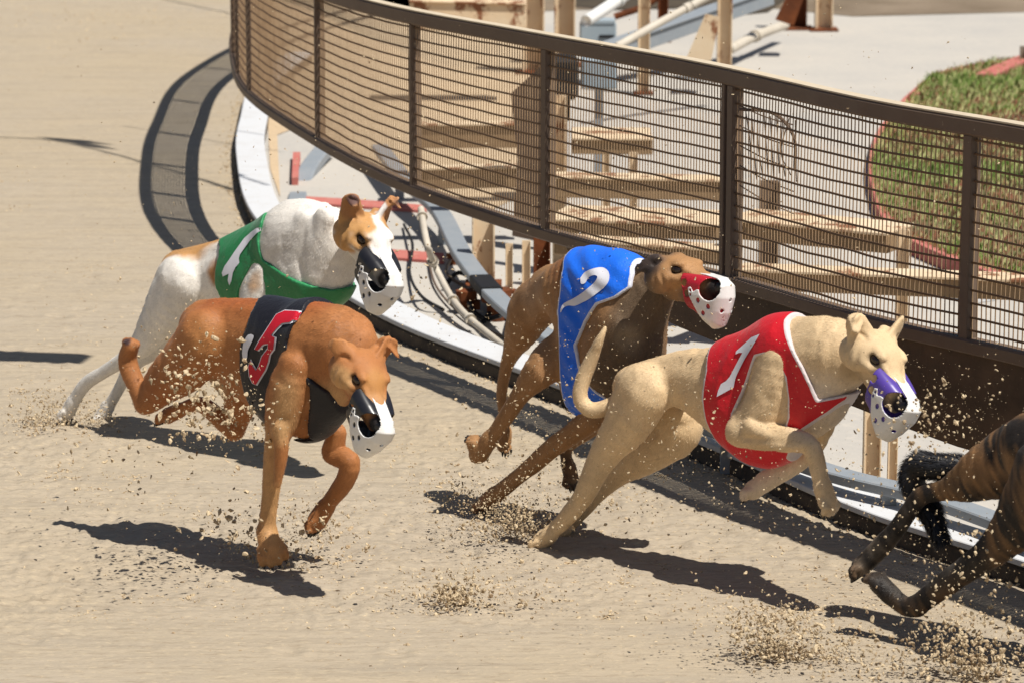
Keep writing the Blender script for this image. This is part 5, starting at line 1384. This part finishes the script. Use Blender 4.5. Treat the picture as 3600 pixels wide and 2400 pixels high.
# ---------------------------------------------------------------- loose and flying sand
M_clod = mat('sand_clod', (0.60, 0.485, 0.32), rough=1.0, spec=0.05, noise=[(70, 0.9, (0.20, 0.125, 0.07), (1, 1, 1), (0.47, 0.60)), (25, 0.5, (0.44, 0.34, 0.22))])
def clods(C, r, name, label, squash=1.0, m=None):
    C = np.array(C); r = np.array(r); n = len(C)
    base = np.array([(1, 0, 0), (-1, 0, 0), (0, 1, 0), (0, -1, 0), (0, 0, 1), (0, 0, -1)], float)
    tri = np.array([(0, 2, 4), (2, 1, 4), (1, 3, 4), (3, 0, 4), (2, 0, 5), (1, 2, 5), (3, 1, 5), (0, 3, 5)])
    # one subdivision: 18 points, 32 faces
    pts = [tuple(b) for b in base]; ft = []
    cache = {}
    def mid(a, b):
        k = (min(a, b), max(a, b))
        if k not in cache:
            q = (np.array(pts[a]) + np.array(pts[b])) / 2; q /= np.linalg.norm(q); cache[k] = len(pts); pts.append(tuple(q))
        return cache[k]
    for a, b, c in tri:
        ab, bc, ca = mid(a, b), mid(b, c), mid(c, a); ft += [(a, ab, ca), (ab, b, bc), (ca, bc, c), (ab, bc, ca)]
    B = np.array(pts); T_ = np.array(ft)
    A = rng.normal(size=(n, 3, 3)); Qm = np.linalg.qr(A)[0]
    sc = rng.uniform(0.35, 1.15, (n, 1, 3)); sc[:, :, 0] *= 1.6
    V = np.einsum('nij,nkj->nki', Qm, B[None] * sc * rng.uniform(0.45, 1.35, (n, len(B), 1)))
    V[:, :, 2] *= squash
    V = V * r[:, None, None] + C[:, None, :]
    Fa = (T_[None] + (np.arange(n) * len(B))[:, None, None]).reshape(-1, 3)
    o = mesh_obj(name, V.reshape(-1, 3), Fa, m or M_clod, None, False)
    tag(o, label, 'sand', kind='stuff'); return o

# spray thrown up by the feet: (u, v, Y offset, spread u, spread v, number, size mm)
def cloud(u, v, Y, su, sv, sy, n, s0, s1, C, Rr, lim=True):
    for _ in range(n):
        a, b = rng.normal() * su, rng.normal() * sv
        p = PY(u + a, v + b, Y + rng.normal() * sy)
        if p[2] < 0.004: p = PY(u + a, v + b, PG(u + a, v + b)[1]); 
        C.append(p + np.array([0, 0, 0.003])); Rr.append(s0 * 0.6 + (s1 * 1.15 - s0 * 0.6) * rng.random() ** 4)
def Yg(u, v): return PG(u, v)[1]
C = []; Rr = []
yb = Yg(965, 1985)
cloud(720, 1420, yb - 0.15, 95, 90, 0.2, 682, 0.0012, 0.0075, C, Rr)
cloud(640, 1300, yb - 0.2, 100, 60, 0.2, 132, 0.002, 0.008, C, Rr)
cloud(860, 1480, yb - 0.15, 100, 60, 0.15, 462, 0.0012, 0.0065, C, Rr)
cloud(800, 1300, yb - 0.2, 160, 120, 0.25, 176, 0.002, 0.006, C, Rr)
cloud(960, 1950, yb, 90, 50, 0.1, 176, 0.002, 0.007, C, Rr)
cloud(800, 1850, yb, 130, 60, 0.1, 264, 0.002, 0.008, C, Rr)
cloud(1140, 1850, yb, 70, 50, 0.1, 198, 0.002, 0.006, C, Rr)
cloud(400, 1600, yb + 0.3, 220, 90, 0.2, 374, 0.0015, 0.005, C, Rr)
cloud(1100, 1950, yb, 160, 60, 0.1, 242, 0.0015, 0.006, C, Rr)
cloud(130, 1490, Yg(200, 1490), 50, 25, 0.1, 420, 0.0015, 0.0055, C, Rr)
cloud(300, 1490, Yg(300, 1490), 90, 22, 0.1, 260, 0.0015, 0.005, C, Rr)
yr = Yg(1900, 1905)
cloud(1830, 1840, yr, 90, 38, 0.12, 880, 0.0015, 0.0055, C, Rr)
cloud(1700, 1850, yr, 90, 50, 0.12, 352, 0.0015, 0.005, C, Rr)
cloud(1780, 1640, yr, 160, 110, 0.2, 840, 0.0012, 0.0045, C, Rr)
cloud(2000, 1350, yr, 200, 200, 0.25, 1040, 0.0012, 0.0035, C, Rr)
cloud(2200, 1000, yr, 260, 160, 0.4, 520, 0.001, 0.003, C, Rr)
cloud(2500, 1500, yr - 0.8, 320, 180, 0.2, 1120, 0.001, 0.003, C, Rr)
cloud(2200, 1800, yr - 0.3, 300, 60, 0.2, 600, 0.001, 0.004, C, Rr)
cloud(3300, 1500, yr - 0.9, 160, 130, 0.3, 660, 0.001, 0.0045, C, Rr)
cloud(3250, 1450, yr - 0.9, 90, 80, 0.3, 99, 0.003, 0.007, C, Rr)
cloud(3100, 1800, yr - 0.9, 260, 130, 0.3, 760, 0.001, 0.004, C, Rr)
ybr = Yg(3000, 2300)
cloud(2770, 2270, Yg(2770, 2310), 120, 50, 0.10, 600, 0.0015, 0.0065, C, Rr)
cloud(2700, 2200, Yg(2770, 2310), 60, 50, 0.08, 120, 0.0015, 0.006, C, Rr)
cloud(3150, 2340, Yg(3100, 2380), 160, 45, 0.08, 600, 0.0015, 0.006, C, Rr)
cloud(3520, 2300, Yg(3500, 2380), 110, 80, 0.08, 600, 0.0015, 0.007, C, Rr)
cloud(3400, 2000, ybr - 0.2, 130, 100, 0.1, 264, 0.0015, 0.0055, C, Rr)
cloud(1650, 2110, Yg(1650, 2130), 190, 45, 0.06, 700, 0.0015, 0.006, C, Rr)
cloud(1000, 700, 11.5, 420, 300, 1.5, 840, 0.0012, 0.0032, C, Rr)
cloud(2500, 600, 10.2, 800, 350, 0.8, 1240, 0.0012, 0.0034, C, Rr)
cloud(1450, 1050, 10.8, 120, 120, 0.4, 264, 0.0015, 0.005, C, Rr)
def plume(u, v, n, h, dx, dy, s0, s1, fan=0.5, jets=7):
    n = int(n * 0.5); g = PG(u, v); h = h * 1.25; J = [(rng.normal() * fan, rng.uniform(0.4, 1.0)) for _ in range(jets)]
    for _ in range(n):
        a, l = J[rng.integers(0, jets)]; t = rng.random() ** 1.2 * l; w = 0.030 + 0.09 * t
        p = g + np.array([(dx + a) * t * h + rng.normal() * w, dy * t * h + rng.normal() * w, t * h * (1.6 - t) + abs(rng.normal()) * w * 0.4 + 0.003])
        C.append(p); Rr.append(rng.uniform(s0, s1) * (1.1 - 0.6 * t))
for q in ((2740, 2320, 1500, 0.14, -0.3, 0.0, 0.0015, 0.006, 1.1, 12), (2900, 2330, 500, 0.07, 0.2, 0.0, 0.0015, 0.005, 1.2, 8), (3420, 2385, 1100, 0.16, -0.1, 0.0, 0.0015, 0.007, 1.0, 10),
          (1600, 2130, 900, 0.06, -0.4, 0.0, 0.0015, 0.006, 1.6, 10), (1860, 1890, 1500, 0.12, -1.3, 0.1, 0.001, 0.004, 0.5, 9), (1660, 1800, 600, 0.10, -1.2, 0.1, 0.001, 0.004, 0.5, 8),
          (200, 1490, 900, 0.09, -0.8, 0.1, 0.001, 0.0045, 0.8, 9), (330, 1490, 500, 0.08, -0.8, 0.1, 0.001, 0.004, 0.8, 8), (950, 1985, 500, 0.07, -0.6, 0.1, 0.001, 0.004, 0.8, 8), (1120, 1880, 500, 0.10, -0.4, 0.1, 0.001, 0.004, 0.6, 8)):
    plume(*q)
keep = [i for i, p in enumerate(C) if p[2] > 0.0]
clods([C[i] for i in keep], [Rr[i] for i in keep], 'flying_sand', 'clumps and grains of sand thrown up by the dogs')

# clods lying about on the track
C = []; Rr = []
def lie(u, v, su, sv, n, s0, s1):
    for _ in range(n):
        a, b = u + rng.normal() * su, v + rng.normal() * sv
        p = PG(a, b)
        if p[1] < 7.5 or p[1] > 40: continue
        r = rng.uniform(s0, s1) * (0.4 + 0.6 * rng.random() ** 2); C.append(p + np.array([0, 0, r * 0.25])); Rr.append(r)
for _ in range(46):
    cu, cv = rng.uniform(100, 3400), rng.choice([rng.uniform(1560, 1800), rng.uniform(1980, 2180)]); lie(cu, cv, rng.uniform(30, 120), rng.uniform(8, 24), 130, 0.002, 0.0085)
for _ in range(16): lie(rng.uniform(-50, 700), rng.uniform(0, 1500), rng.uniform(30, 110), rng.uniform(8, 30), 60, 0.003, 0.008)
lie(1700, 2000, 500, 130, 3800, 0.002, 0.006)
lie(1500, 2110, 450, 60, 2200, 0.002, 0.007)
lie(900, 1700, 500, 160, 2600, 0.002, 0.006)
lie(2500, 2040, 450, 110, 2200, 0.002, 0.006)
lie(2350, 1690, 400, 35, 900, 0.003, 0.008)
lie(2050, 1370, 250, 60, 500, 0.003, 0.007)
lie(300, 1500, 250, 60, 900, 0.002, 0.006)
lie(200, 1050, 260, 260, 900, 0.003, 0.007)
lie(350, 60, 300, 60, 1200, 0.004, 0.012)
lie(500, 600, 450, 300, 900, 0.003, 0.007)
lie(1500, 2330, 1400, 90, 500, 0.001, 0.003)
lie(3100, 2150, 350, 120, 900, 0.002, 0.005)
clods(C, Rr, 'sand_clods', 'small clods and footprints crumbs scattered on the raked track', 0.6)
# ridge of loose sand along the kerb
C = []; Rr = []
for j in range(60, len(plan)):
    for _ in range(7):
        q = plan[j] - Nr[j] * abs(rng.normal()) * 0.03; C.append((q[0] + rng.normal() * .02, q[1] + rng.normal() * .02, rng.uniform(0, 0.006))); Rr.append(rng.uniform(0.002, 0.007))
clods(C, Rr, 'drifted_sand', 'ridge of loose sand banked against the kerb', 0.8)
